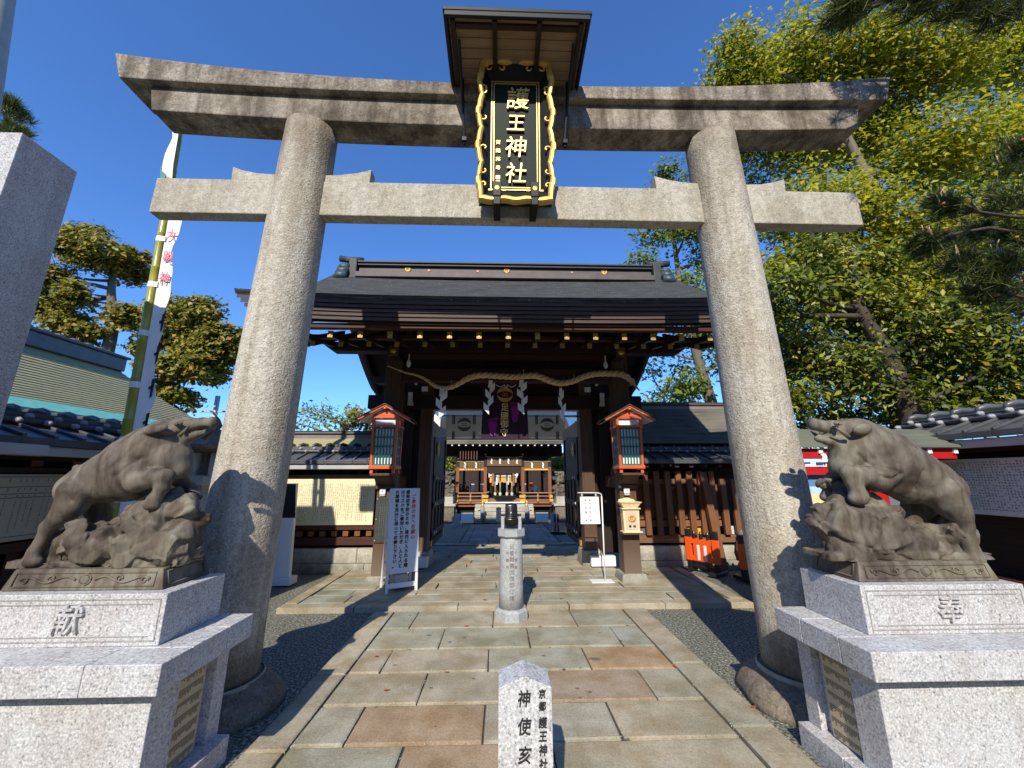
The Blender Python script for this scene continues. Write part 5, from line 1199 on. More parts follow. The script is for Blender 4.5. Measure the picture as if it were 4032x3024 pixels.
# ---- bamboo pole with a long banner
BP = thing('bamboo_banner', 'tall green bamboo pole with a long white banner left of the torii', 'banner', (-3.80, 4.0, 0))
p0, p1 = Vector((-3.73,4.0,0)), Vector((-4.055,4.0,5.95))
def bam(z): return p0.lerp(p1, z/5.95)
b = MB(); pts = []; rad = []; z = 0
while z < 5.95:
    r = .062-.0055*z
    for dz, k in ((0,1.07),(.012,1.0),(.40,1.0),(.412,1.07)): pts.append(bam(min(z+dz, 5.95))); rad.append(r*k)
    z += .424
b.tube(pts, rad, 16)
def bambm():
    m, n, L, b_ = mat('bamboo'); v = coords(n, L); f = nz(n, L, v, 5, 4); L.new(ramp(n, L, f, [(.35,(.24,.24,.02)),(.65,(.40,.37,.05))]), b_.inputs['Base Color']); b_.inputs['Roughness'].default_value = .25; return m
b.build('bamboo_pole', bambm(), BP, smooth=True)
b = MB(); n = 60; g = []
def bx_(z):      # the banner hangs from the pole's right side and turns away from the viewer
    c = bam(z); t = max(0, min(1, (z-4.6)/.5)); d0 = Vector((.93, .34, 0)).normalized(); d1 = Vector((-.85, -.1, 0)).normalized(); d = (d0*(1-t)+d1*t).normalized()
    return Vector((c.x+.058-.02*t, 3.98-.03*t, z)), d
for i in range(n+1):
    z = 1.0+4.95*i/n; a, d = bx_(z); wv = .012*math.sin(z*9)+.008*math.sin(z*17); W0 = .105-.01*max(0, min(1, (z-4.4)/.6))
    e = a+d*(W0+wv)+Vector((.02*math.sin(z*6), 0, .04)); mid = a.lerp(e, .5)+Vector((.012*math.sin(z*7), -.012*math.sin(z*7), 0)); g.append([b.b.verts.new(a), b.b.verts.new(mid), b.b.verts.new(e)])
for i in range(n):
    for j in range(2): b.b.faces.new((g[i][j], g[i][j+1], g[i+1][j+1], g[i+1][j]))
bc = b.build('banner_cloth', M['paper'], BP, smooth=True)
for k in range(8):
    z = 1.35+.56*k
    if z > 4.9: continue
    c = bam(z); r = .062-.0055*z+.004
    b = MB(); b.lathe([(r,-.032),(r+.003,0),(r,.032)], (c.x,c.y,z), 14, cap=False); b.box(c.x+r*.6, c.x+.07, 3.97, 3.985, z-.03, z+.03); b.build('cloth_loop', M['paper'], bc, smooth=False)
pk_ = plain('pink_print',(.75,.16,.2),.6)
def on_banner(me, z, off, name, m):
    a, d = bx_(z); rot = Matrix((d, Vector((-d.y, d.x, 0)), Vector((0,0,1)))).transposed().to_4x4()
    q = a+d*off+Vector((d.y, -d.x, 0))*.022; put_text(name, me, m, q, bc, rot)
for ch, z in zip('大明神', (4.20, 3.92, 3.66)): on_banner(vtext(ch, .15, .2, .001, .002, sx=.6), z, .06, 'lettering', pk_)
for k in range(5):
    z = 3.25-.36*k; b = MB(); b.prism([(.075,0,.0),(.10,0,.02),(.10,0,-.17),(.085,0,-.2)], (0,.003,0)); b.prism([(.06,0,-.08),(.10,0,-.05),(.10,0,-.085),(.065,0,-.11)], (0,.004,0)); me = bpy.data.meshes.new('print'); b.b.to_mesh(me); b.b.free(); on_banner(me, z, .02, 'black_print', M['ink'])
b = MB(); b.prism([(.0,0,-.35),(.055,0,-.08),(.05,0,.02),(.02,0,.35),(-.035,0,.02)], (0,.003,0)); me = bpy.data.meshes.new('print'); b.b.to_mesh(me); b.b.free(); on_banner(me, 5.12, .08, 'teal_emblem', plain('teal_print',(.02,.19,.17),.6))
# ---- A-board
SB = thing('standing_signboard', 'white A frame signboard with four columns of brush writing', 'signboard', (-1.45, 5.9, .04))
A0, A1 = Vector((-1.635,5.68,.04)), Vector((-1.25,5.87,.04))
ux = (A1-A0).normalized(); uy = Vector((-ux.y, ux.x, 0)); W_ = (A1-A0).length
def AP(x, z, d=0): # front frame leans back
    t = z/1.36; return A0+ux*(x)+uy*(.13*t+d)+Vector((0,0,z))
def aquad(b, x0, x1, z0, z1, d0, d1):
    b.prism([AP(x0,z0,d0), AP(x1,z0,d0), AP(x1,z1,d0), AP(x0,z1,d0)], uy*(d1-d0))
b = MB(); aquad(b, .0,.035,0,1.33,-.012,.012); aquad(b, W_-.035,W_,0,1.33,-.012,.012); aquad(b, .036,W_-.036,.055,.115,-.008,.008); sf = b.build('frame', M['white'], SB, bevel=.002)
b = MB()
def BPt(x, z, d=0): t = z/1.33; return A0+ux*x+uy*(.36-.21*t+d)+Vector((0,0,z))
for x0, x1, z0, z1 in ((.0,.03,0,1.3),(W_-.03,W_,0,1.3),(.031,W_-.031,.07,.11),(.031,W_-.031,.32,.35)):
    b.prism([BPt(x0,z0), BPt(x1,z0), BPt(x1,z1), BPt(x0,z1)], uy*.02)
b.build('rear_frame', M['white'], SB)
b = MB(); aquad(b, .004, W_-.004, .235, 1.345, -.024, -.013); sp_ = b.build('sign_face', M['sign_white'], SB, bevel=.002)
rotm = Matrix((ux, uy, Vector((0,0,1)))).transposed().to_4x4()
lean = Matrix.Rotation(-math.atan(.13/1.36), 4, 'X')
def atext(txt, x, z, size, pitch, m, sh=0):
    me = vtext(txt, size, pitch, .0004, .0022, shear=.08); o = AP(x, z, -.0255); put_text('lettering', me, m, o, sp_, rotm @ lean)
atext('感染症予防のため、境内に入られる際', .252, 1.29, .0565, .0605, M['ink']); atext('はマスクをご着用いただき、人と人と', .178, 1.29, .0565, .0605, M['ink'])
atext('の間隔を充分に保ってお参り下さい。', .10, 1.29, .0565, .0605, M['ink']); atext('ご参拝の方へお願い', .338, 1.225, .062, .0685, M['red_ink'])
b = MB(); q = A0+ux*.2+uy*.12; b.cbox((q.x, q.y, .17), (.19,.22,.17), (0,0,math.atan2(ux.y, ux.x)+.1)); tag(b.build('stone_weight', M['granite_blue'], None, bevel=.015), 'squared grey stone weighting down the A frame signboard', 'stone')
# ---- sign hung on a white pole
PS = thing('pole_sign', 'white sign sheet hung on a thin white metal pole stand', 'sign', (1.44, 6.2, .04))
b = MB(); b.tube([(1.44,6.2,.05),(1.452,6.2,1.25)], .011, 10); b.tube([(1.452,6.2,1.22),(1.452,6.2,1.27),(1.43,6.2,1.293),(1.37,6.2,1.30),(1.08,6.2,1.302)], .007, 8); b.build('pole', M['white'], PS, smooth=True)
b = MB(); b.box(1.22,1.555,6.10,6.30,.042,.05); b.build('base', M['white'], PS)
b = MB(); b.prism([(1.115,6.195,1.243),(1.404,6.195,1.242),(1.409,6.185,.846),(1.108,6.185,.845)], (0,.002,0)); ps = b.build('sheet', M['paper'], PS)
b = MB()
for x in (1.145,1.36): b.box(x-.012,x+.012,6.19,6.2,1.235,1.29)
b.build_each('clip', M['grey_metal'], PS)
gi = plain('grey_letters',(.25,.25,.27),.6)
for x, t in ((1.26,'開門午前六時'), (1.195,'閉門午後八時')):
    me = vtext(t, .038, .059, .0004, .0003); put_text('lettering', me, gi, (x, 6.186, 1.19), ps, Matrix.Rotation(R(-1.4),4,'X'))
b = MB(); rr = random.Random(2)
for x in (1.345,1.318):
    for k in range(17): scribble(b, rr, x, 1.20-k*.019, .014, 6.187)
b.build('small_writing', gi, ps)
# ---- offertory box on the right front post
OB = thing('offering_box', 'pale cypress offering box with a gilt chrysanthemum on the right gate post', 'offering box', (1.85, 6.12, .72))
b = MB(); b.frustum(1.735,1.965,6.06,6.195,.74,1.725,1.975,6.06,6.195,1.065); bx_ = b.build('box_body', M['pale_wood'], OB, bevel=.003)
b = MB(); b.box(1.71,1.99,6.03,6.195,1.066,1.085); b.box(1.705,1.995,6.025,6.195,.735,.752); b.box(1.73,1.95,6.07,6.19,.705,.734); b.build('moulding', M['pale_wood'], OB, bevel=.003)
b = MB(); b.frustum(1.745,1.95,6.06,6.19,1.086,1.69,2.005,6.03,6.19,1.16); b.box(1.683,2.012,6.02,6.195,1.161,1.172); b.build('coin_tray', M['pale_wood'], OB, bevel=.002)
b = MB(); b.prism([(1.70,6.17,1.173),(1.96,6.17,1.173),(1.94,6.17,1.205),(1.90,6.17,1.21),(1.87,6.17,1.225),(1.83,6.17,1.228),(1.79,6.17,1.225),(1.75,6.17,1.21),(1.71,6.17,1.205)], (0,.02,0)); b.build('back_board', M['pale_wood'], OB)
b = MB(); b.box(1.765,1.935,6.052,6.059,.78,1.05); b.build('panel', plain('pinkish_panel',(.62,.47,.36),.5,.05,4), bx_)
b = MB(); chrysanthemum(b, (1.852,6.048,.935), .062); b.build('gilt_chrysanthemum', M['gold'], bx_, smooth=True)
for ch, x in (('銭',1.885),('賽',1.82)):
    me = vtext(ch, .04, .1, .0004, .001); put_text('lettering', me, M['ink'], (x, 6.0505, .82), bx_)
# ---- small things on the gate posts
for s, lb_ in ((-1,'small white sensor box on the left gate post'), (1,'small white sensor box above the offering box')):
    x = s*1.87-.03; t = thing('sensor_box', lb_, 'sensor', (x, 6.17, 1.3)); b = MB(); b.box(x-.045,x+.045,6.15,6.195,1.29,1.39); b.build('housing', M['white'], t, bevel=.012)
    b = MB(); b.tube([(x,6.149,1.34),(x,6.14,1.34)], .012, 10); b.box(x-.04,x+.04,6.155,6.19,1.265,1.289); b.build('eye', M['grey_metal'], t)
t = thing('glass_plate', 'dark glass notice plate screwed to the left gate post', 'notice plate', (-1.90, 6.19, .95)); b = MB(); b.box(-1.985,-1.775,6.178,6.19,.60,1.25); b.build('plate', plain('smoked_glass',(.06,.065,.06),.15), t, bevel=.003)
b = MB()
for z in (.63,.93,1.22):
    for x in (-1.97,-1.79): b.ball((x,6.176,z), .011, 1)
b.build_each('screw', M['grey_metal'], t, smooth=True)
b = MB(); rr = random.Random(4)
for x in (-1.83,-1.86,-1.89,-1.92):
    for k in range(16): scribble(b, rr, x, 1.1-k*.026, .016, 6.1765)
b.build('small_writing', plain('plate_writing',(.18,.19,.18),.5), t)
for s, lb_ in ((-1,'white wrapped box at the foot of the left main gate post'), (1,'white wrapped box at the foot of the right main gate post')):
    b = MB(); xa, xb = (1.44, 1.86) if s > 0 else (-1.56, -1.33); b.box(xa, xb, 7.06, 7.18, .06, .225); tag(b.build('white_box', M['white'], None, bevel=.008), lb_, 'box')
# ---- barricades and the leaning post on the right
M['orange'] = plain('orange_reflector', (.85,.10,.012), .4, .06, 5); M['barr_black'] = plain('black_plastic', (.012,.013,.016), .4, .2, 6)
def barricade(x, y, rz, label):
    t = thing('folding_barricade', label, 'barricade', (x, y, 0), rz, 'orange and black barricades')
    b = MB()
    for q in (-.24, .24): b.box(q-.045,q+.045,-.03,.03,.05,.66); b.box(q-.06,q+.06,-.2,.2,.0,.055)
    b.box(-.2,.2,-.02,.02,.055,.1); b.build('post', M['barr_black'], t, local=True, bevel=.012)
    b = MB()
    for q in (-.24, .24): b.box(q-.046,q+.046,-.034,.034,.16,.53)
    b.box(-.193,.193,-.015,.015,.16,.24); b.box(-.193,.193,-.015,.015,.43,.52)
    for q in (-.12, 0, .12): b.box(q-.03,q+.03,-.015,.015,.241,.429)
    b.build('orange_panel', M['orange'], t, local=True, bevel=.003)
    b = MB()
    for q in (-.06, .06): b.box(q-.022,q+.022,-.017,.017,.18,.42)
    b.build_each('white_strip', M['white'], t, local=True)
    b = MB()
    for q in (-.12,0,.12): b.lathe([(.03,.521),(.03,.60),(.018,.635)], (q,0,0), 10)
    b.build_each('post_cap', M['barr_black'], t, local=True)
    return t
barricade(3.27, 6.86, R(-58), 'orange and black barricade turned sideways, left of the leaning post'); barricade(3.86, 6.35, R(8), 'orange and black barricade seen from the front, beside the right torii pillar')
b = MB(); b.prism([(3.55,6.85,0),(3.68,6.85,0),(3.56,7.0,1.62),(3.45,7.0,1.62)], (0,.1,0)); tag(b.build('leaning_post', M['lattice_wood'], None, bevel=.005), 'cedar post leaning against the slatted wall', 'post')
b = MB(); b.ball((4.1,7.0,.36), .2, 3, (.7,.6,1.5)); me_o = b.build('standing_stone', M['basestone'], None, smooth=True)
for v in me_o.data.vertices: v.co += Vector((1,0,1))*mnoise.noise(v.co*7)*.05
tag(me_o, 'pale rough stone standing beside the right torii pillar', 'stone')
# ---- red booth right of the torii
BO = thing('red_booth', 'red painted booth with a grey slat roof behind the right boar', 'booth', (3.9, 4.2, 0))
b = MB()
for k in range(5):
    ya, yb = 3.93+k*.085, 3.93+(k+1)*.085; b.prism([(2.78,ya,1.852+k*.044+.012),(2.78,yb+.01,1.852+(k+1)*.044+.002),(2.78,yb+.01,1.84+(k+1)*.044),(2.78,ya,1.846+k*.044-.008)], (1.98,0,0))
b.box(2.78,4.76,3.92,3.95,1.835,1.858); b.build('slat_roof', M['copper_roof'], BO)
b = MB(); b.box(2.8,4.66,3.98,4.02,1.72,1.828); b.box(2.8,4.3,4.06,4.10,1.56,1.645); b.box(2.82,4.3,4.1,4.14,.70,.90); b.build('red_fascia', M['red'], BO, bevel=.004)
b = MB()
for x in (3.19,3.62,4.06,4.36,4.64): b.box(x-.022,x+.022,3.96,3.979,1.775,1.826)
for x in (3.02,3.10,3.24,3.32): b.box(x-.03,x+.03,4.05,4.08,1.655,1.69)
b.prism([(3.19,3.97,1.70),(3.24,3.97,1.70),(3.255,3.97,1.74),(3.24,3.97,1.775),(3.18,3.97,1.775),(3.21,3.97,1.74)], (0,.02,0)); b.build_each('white_end', M['white'], BO)
b = MB(); b.box(2.85,4.0,4.15,4.19,0,1.56); b.build('back_wall', M['red'], BO)
for z0, z1, c, nm in ((1.44,1.555,(.10,.22,.42),'poster_sky'), (1.36,1.44,(.42,.58,.66),'poster_haze'), (1.22,1.36,(.75,.58,.28),'poster_glow'), (.9,1.22,(.35,.42,.2),'poster_ground')):
    b = MB(); b.box(2.87,3.45,4.13,4.149,z0,z1); b.build(nm, plain(nm, c, .4), BO)
b = MB(); b.prism([(3.02,4.09,1.52),(3.09,4.09,1.52),(3.13,4.09,1.23),(3.06,4.09,1.23)], (0,.012,0)); tb = b.build('name_tablet', M['pale_wood'], BO)
for i, ch in enumerate('護王神社全景'):
    me = vtext(ch, .04, .1, .0004, .0008); put_text('lettering', me, M['ink'], (3.056+.0068*i, 4.088, 1.495-.049*i), tb)
# ---- copper-roofed hall beyond the left wall
CH = thing('copper_roofed_hall', 'low hall with an olive copper roof and turquoise eave beyond the left wall', 'building', (-8, 6.5, 0))
b = MB(); k = 26
for i in range(k):
    t0, t1 = i/k, (i+1)/k
    f = lambda t: (-6.95-2.3*t, 2.50+1.55*(.72*t+.28*t*t))
    (xa, za), (xb, zb) = f(t0), f(t1)
    b.prism([(xa,2.0,za+.014),(xb-.02,2.0,zb+.002),(xb-.02,2.0,zb-.05),(xa,2.0,za-.04)], (0,8.4-1.2*t0,0))
b.build('copper_roof', M['copper_lime'], CH)
b = MB(); b.box(-6.96,-6.90,1.98,10.42,2.43,2.53); b.prism([(-6.98,2,2.50),(-7.35,2,2.71),(-7.35,2,2.725),(-6.98,2,2.535)], (0,8.4,0)); b.build('turquoise_eave', M['turquoise'], CH)
b = MB(); b.box(-9.5,-9.1,1.9,9.25,4.0,4.30); b.box(-9.6,-9.05,1.9,9.3,4.301,4.36); b.build('tile_ridge', M['tile'], CH, bevel=.02)
b = MB()
for i in range(24): b.lathe([(.12,4.36),(.1,4.43),(.03,4.46)], (-9.3, 2.1+i*.29, 0), 10)
b.build('ridge_tile', M['tile'], CH)
b = MB(); b.box(-9.4,-7.2,2.2,8.5,0,2.5); b.prism([(-9.3,9.0,4.0),(-7.2,9.0,2.5),(-9.3,9.0,2.5)], (0,-.05,0)); b.build('wall', M['dark_wood'], CH)
b = MB(); b.tube([(-4.30,3.2,-.02),(-5.47,3.2,6.44),(-5.95,3.2,9.1)], [.15,.14,.13], 16)
tag(b.build('utility_pole', plain('concrete',(.36,.35,.33),.8,.15,8), None, smooth=True), 'leaning grey concrete pole cut by the top left corner of the picture', 'pole')
t = thing('utility_pole', 'thin pale utility pole with a crossbar far behind the left boar', 'pole', (-14.6,20,0)); b = MB(); b.tube([(-14.6,20,-.15),(-14.6,20,5.6)], [.14,.11], 10); b.build('pole', plain('pale_concrete',(.5,.5,.48),.8), t, smooth=True); b = MB(); b.box(-15.4,-13.7,19.95,20.05,4.75,4.83); b.build('crossbar', M['grey_metal'], t)
n_before = set(o.name for o in bpy.data.objects)
# ================================================================ main hall seen through the gate
H_ = thing('worship_hall', 'red brown timber worship hall with a raised floor seen through the gate', 'hall', (0.04, 15, 0))
M['hall_wood'] = wood('lit_red_timber', (.16,.055,.025), (.30,.12,.055), 'Z', .5); M['hall_beam'] = wood('hall_beam', (.20,.09,.045), (.33,.17,.09), 'X', .55); M['hall_gold'] = wood('golden_board', (.50,.27,.07), (.66,.40,.12), 'X', .5)
M['old_stone'] = M['step']
hc = .04
for x in (-1.69, -.66, .75, 1.76):
    b = MB(); b.box(x-.06,x+.06,14.94,15.06,.55,2.0); b.build('post', M['hall_wood'], H_, bevel=.008)
    b = MB(); b.box(x-.065,x+.065,14.93,15.07,1.9,2.4); b.build('dark_head', M['dark_wood'], H_)
    b = MB(); b.ball((x,14.9,2.20 if abs(x) > 1 else 2.36), .035, 2); b.build('post_boss', M['brass'], H_, smooth=True)
for x in (-1.69, -1.0, -.66, .75, 1.1, 1.76):
    b = MB(); b.box(x-.05,x+.05,17.6,17.7,.55,2.4); b.build('rear_post', M['dark_wood'], H_)
cb('dark_beam', M['dark_beam'], (-1.7,1.8,14.96,15.04,2.12,2.3), (-.6,.7,14.97,15.03,1.66,1.93), (-2.2,2.3,15.2,15.3,2.3,2.75), par=H_)
cb('gold_strip', M['hall_gold'], (-1.63,-.72,14.93,14.95,1.77,1.84), (.81,1.70,14.93,14.95,1.77,1.84), par=H_)
M['bamboo_blind'] = wood('bamboo_blind', (.11,.06,.02), (.20,.13,.05), 'X', .7)
cb('hanging_blind', M['bamboo_blind'], (-1.63,-.72,14.92,14.93,1.845,2.1), (.81,1.70,14.92,14.93,1.845,2.1), (-.6,.7,14.92,14.93,1.94,2.26), par=H_)
def straw_line(x0, x1, z, n, dz):
    b = MB(); b.tube([(x0+(x1-x0)*i/12, 14.9, z+.03*math.cos(i*math.pi/6*2)*.4+dz*abs(i/6-1)) for i in range(13)], .008, 5); b.build('straw_cord', mr, H_)
    for k in range(n):
        x = x0+(x1-x0)*(k+.7)/(n+.4)
        b = MB()
        for j in range(3): s = 1 if j % 2 else -1; b.poly([(x-.025+s*.012,14.895,z-.02-.07*j),(x+.03+s*.012,14.895,z-.035-.07*j),(x+.03-s*.01,14.89,z-.11-.07*j),(x-.025-s*.01,14.89,z-.095-.07*j)])
        b.build('paper_strip', M['paper'], H_)
straw_line(-1.72, -.72, 2.09, 2, 0); straw_line(-.66, .75, 2.25, 4, .02); straw_line(.80, 1.80, 2.09, 2, 0)
# floor, railing and stairs
cb('floor', M['hall_beam'], (-1.95,2.05,14.95,18.5,.60,.64), (-.66,.78,14.85,14.9,.62,.76), par=H_)
cb('floor_beam', M['hall_wood'], (-1.72,1.80,14.9,14.98,.47,.545), par=H_); cb('floor_edge', M['hall_beam'], (-1.85,-.72,14.82,14.90,.585,.66), (.82,1.95,14.82,14.90,.585,.66), par=H_)
for s in (-1, 1):
    x0, x1 = (-1.82, -.55) if s < 0 else (.64, 1.93)
    b = MB()
    for z, r in ((.955,.028),(.84,.024),(.70,.022)): b.tube([(x0-.05,14.8,z+(.03 if z > .9 else 0)),(x0+.1,14.8,z),(x1-.1,14.8,z),(x1+.04,14.8,z+(.045 if z > .9 else .01))], r, 8)
    for x in (x0+.15, (x0+x1)/2, x1-.2): b.box(x-.03,x+.03,14.77,14.83,.64,.94)
    rl = b.build('railing', M['hall_beam'], H_)
    b = MB()
    for z in (.84,.70):
        for x in (x0+.08, x1-.1): b.box(x-.11,x+.11,14.765,14.772,z-.05,z+.05)
        b.ball(((x0+x1)/2,14.765,z), .03, 1, (1,.4,1))
    b.build('gilt_fitting', M['gold'], rl)
    xn = -.70 if s < 0 else .81
    b = MB(); b.lathe([(.072,0),(.07,.53),(.06,.55)], (xn,13.9,0), 16); b.build('newel', plain('grey_wood',(.30,.29,.29),.7), H_, smooth=True)
    b = MB(); b.lathe([(.05,.55),(.055,.6),(.03,.62),(.05,.67),(.045,.71),(.01,.76)], (xn,13.9,0), 14); b.build('gilt_finial', M['gold'], H_, smooth=True)
b = MB()
for k in range(5): b.box(-1.0,1.1,13.95+.17*k,14.8,.115*k,.115*(k+1)-.003)
b.build('stone_stairs', M['old_stone'], H_, bevel=.006); cb('stair_rail', M['white'], (-.63,.74,13.88,13.92,.655,.70), par=H_)
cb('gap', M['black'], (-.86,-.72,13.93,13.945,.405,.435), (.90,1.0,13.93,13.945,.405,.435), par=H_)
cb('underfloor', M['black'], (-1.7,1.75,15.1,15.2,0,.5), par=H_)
for s, (xa, xb) in ((-1,(-1.42,-1.01)), (1,(1.12,1.54))):
    b = MB(); b.box(xa,xb,13.85,13.95,.05,.345); tag(b.build('white_box', M['white'], None, bevel=.01), 'white box at the %s side of the hall stairs' % ('left' if s < 0 else 'right'), 'box')
    x = -1.5 if s < 0 else 1.66
    t = thing('stone_lamp_post', 'short dark stone pillar %s of the hall stairs' % ('left' if s < 0 else 'right'), 'pillar', (x, 13.4, 0)); b = MB(); b.frustum(x-.10,x+.10,13.3,13.5,.06,x-.085,x+.085,13.31,13.49,.36); b.build('shaft', M['granite_dark'], t, bevel=.005)
    b = MB(); b.box(x-.16,x+.16,13.24,13.56,-.02,.06); b.build('foot', M['granite_dark'], t)
# white bell ropes, altar box, golden interior and inner shrine front
for x in (-.29,-.10,.16,.35):
    b = MB(); b.tube([(x,15.4,.78),(x,15.4,.95)], .05, 10); b.tube([(x,15.4,.95),(x,15.4,1.9)], .028, 10); tag(b.build('bell_rope', plain('pale_rope_%.2f' % x,(.62,.52,.34),.8), None, smooth=True), 'pale bell rope hanging in the hall, %s from the left of four' % {-.29:'first',-.10:'second',.16:'third',.35:'last'}[x], 'rope', 'bell ropes in the worship hall')
t = thing('offertory_chest', 'long black offertory chest on the hall floor', 'chest', (.07,15.0,.76)); b = MB(); b.box(-.31,.45,14.78,15.02,.765,.82); b.box(-.25,.39,14.81,15.0,.64,.764); b.build('chest_body', M['black'], t); b = MB(); b.box(-.34,.48,14.76,15.04,.821,.86); b.box(-.34,-.30,14.76,15.04,.861,.885); b.box(.44,.48,14.76,15.04,.861,.885); b.build('slatted_lid', M['black'], t)
IN = thing('inner_shrine', 'golden lit inner shrine front glimpsed behind the bell ropes', 'shrine', (.05, 20, 0))
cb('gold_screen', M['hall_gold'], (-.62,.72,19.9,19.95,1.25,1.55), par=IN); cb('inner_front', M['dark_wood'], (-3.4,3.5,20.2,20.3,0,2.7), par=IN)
b = MB()
for i in range(14): t_ = -1+2*i/13; b.box(.05+t_*.72-.06, .05+t_*.72+.06, 19.84, 19.9, 1.55+.05*t_*t_*t_*t_, 1.60+.09*t_**4)
b.build('curved_lintel', M['paper'], IN)
cb('white_hanging', M['paper'], (-.68,-.62,19.8,19.9,1.5,1.75), (.70,.76,19.8,19.9,1.5,1.75), (-.3,-.22,19.8,19.88,1.15,1.5), (.25,.33,19.8,19.88,1.15,1.5), par=IN)
for x in (-.75,-.45,.55,.86): cb('column', M['hall_beam'], (x-.06,x+.06,19.7,19.8,.4,1.7), par=IN)
cb('white_sheet', M['paper'], (-1.5,-1.35,19.6,19.7,.9,1.2), (-1.15,-1.02,19.6,19.7,.9,1.2), (-.95,-.85,19.6,19.7,.9,1.2), (1.1,1.25,19.6,19.7,.8,1.2), (1.55,1.7,19.6,19.7,.8,1.1), par=IN)
cb('orange_lantern', M['vermilion'], (1.35,1.5,19.55,19.68,1.05,1.25), par=IN)
# roof: dark soffit with white-tipped rafters, gable behind the curtain
b = MB(); b.prism([(-2.5,14.2,2.70),(-2.5,15.5,2.95),(-2.5,15.5,3.02),(-2.5,14.2,2.78)], (5.1,0,0)); b.prism([(-2.5,14.2,2.79),(-2.5,15.8,3.9),(-2.5,17.4,2.8),(-2.5,15.8,3.7)], (5.1,0,0)); b.build('hall_roof', M['copper_dark_roof'], H_)
for i in range(20):
    x = -2.35+.25*i
    b = MB(); b.box(x-.03,x+.03,14.25,15.2,2.63,2.7); o = b.build('rafter', M['dark_depth'], H_); b = MB(); b.box(x-.028,x+.028,14.24,14.25,2.635,2.695); b.build('white_tip', M['paper'], o)
b = MB(); b.prism([(-.9,14.1,3.10),(.05,14.1,3.55),(1.0,14.1,3.10),(1.0,14.1,3.03),(-.9,14.1,3.03)], (0,.1,0)); b.build('front_gable', M['hall_gold'], H_)
cb('gilt_plate', M['brass'], (-.95,-.75,14.21,14.235,2.72,2.78), (-.05,.15,14.21,14.235,2.72,2.78), (.85,1.05,14.21,14.235,2.72,2.78), par=H_)
b = MB()
for i in range(7): b.box(-1.55+.10*i-.008,-1.55+.10*i+.008,14.3,14.31,2.15,2.45)
b.build('lattice', M['hall_beam'], H_)
# court walls and the inner pair of boars
for x, lb in ((-4.1,'tiled court wall left of the worship hall'), (1.95,'tiled court wall right of the worship hall')):
    b_ = tiled_wall('court_wall', lb, (x, 15.9, 0), 0, 2.2, 1.46, gutter=False)
for src, s, lb in ((L_, -1, 'weathered boar statue at the left side of the hall court'), (R_, 1, 'weathered boar statue at the right side of the hall court')):
    c = copy_tree(src); c.scale = (.92, .92, .92); c.location = (-2.15 if s < 0 else 2.28, 14.45, .86); c['label'] = lb; c['group'] = 'boar statues in the hall court'
    x = -2.15 if s < 0 else 2.28
    t = thing('statue_pedestal', 'stained two tier stone pedestal under the %s court boar' % ('left' if s < 0 else 'right'), 'pedestal', (x,14.45,0))
    b = MB(); b.box(x-.45,x+.45,14.15,14.75,-.02,.54); b.build('lower_block', M['basestone'], t, bevel=.01); b = MB(); b.box(x-.40,x+.40,14.18,14.72,.62,.86); b.box(x-.5,x+.5,14.1,14.8,.541,.62); ub = b.build('upper_block', M['step'], t, bevel=.01)
    put_text('carved_character', vtext('献' if s < 0 else '奉', .17, .2, .004), M['step'], (x, 14.175, .74), ub)
t = thing('wooden_notice', 'pale wooden notice board standing before the hall stairs', 'notice board', (-.15,13.6,0)); b = MB(); b.box(-.235,-.07,13.58,13.6,.1,.52); b.build('board', M['pale_wood'], t); b = MB(); b.box(-.165,-.14,13.6,13.62,0,.62); b.prism([(-.25,13.55,.52),(-.15,13.55,.58),(-.05,13.55,.52)], (0,.08,0)); b.build('post', M['pale_wood'], t)
t = thing('marker_posts', 'pair of red and black posts on a black rubber base inside the gate', 'marker post', (1.5,11.5,0)); b = MB(); b.box(1.30,1.72,11.35,11.65,-.02,.05); b.build('base', M['barr_black'], t)
for x in (1.44,1.53):
    b = MB(); b.lathe([(.028,.05),(.028,.30)], (x,11.5,0), 12); p_ = b.build('red_post', M['red'], t, smooth=True); b = MB(); b.lathe([(.028,.301),(.028,.50),(.01,.51)], (x,11.5,0), 12); b.build('black_top', M['barr_black'], p_, smooth=True)
# person bowing in the hall
PE = thing('person', 'person in a dark grey suit bowing before the inner shrine, seen from behind', 'person', (.02, 17.6, .64))
s = SDF(.03); X0, Y0 = .0, 0
s.chain([(.02,0,.06),(.02,-.02,.24),(.015,.05,.42)], [.12,.125,.12]); s.chain([(-.10,.04,.42),(.13,.04,.42)], [.06,.06]); s.chain([(-.12,.04,.40),(-.145,.02,.22),(-.11,.12,.10)], [.045,.04,.035]); s.chain([(.15,.04,.40),(.17,.02,.22),(.13,.12,.10)], [.045,.04,.035]); s.ell((.02,.02,.04), (.16,.16,.08))
link('jacket', s.mesh(.014), plain('grey_suit',(.05,.052,.06),.8), PE, smooth=True)
s = SDF(.02); s.chain([(-.01,.06,.44),(-.02,.09,.52)], [.04,.038]); s.ell((-.028,.10,.575), (.062,.075,.085)); s.ell((-.09,.10,.57), (.012,.02,.026)); s.ell((.034,.10,.57), (.012,.02,.026)); s.ell((-.03,.175,.565),(.012,.015,.02))
link('head', s.mesh(.009), plain('skin',(.45,.27,.19),.6), PE, smooth=True)
s = SDF(.02); s.ell((-.028,.085,.60), (.068,.075,.075)); link('hair', s.mesh(.009), plain('dark_hair',(.012,.011,.012),.5), PE, smooth=True)

# court step added and hall enlarged from the camera point, so sun reaches it
for o in list(bpy.data.objects):
    if o.name not in n_before and o.parent is None:
        if o.type == 'MESH': o.data.transform(Matrix.Translation(o.location)); o.location = (0,0,0)
        o.location = Vector(o.location)*1.095 + Vector((.0124, 0, -.147)); o.scale = Vector(o.scale)*1.095
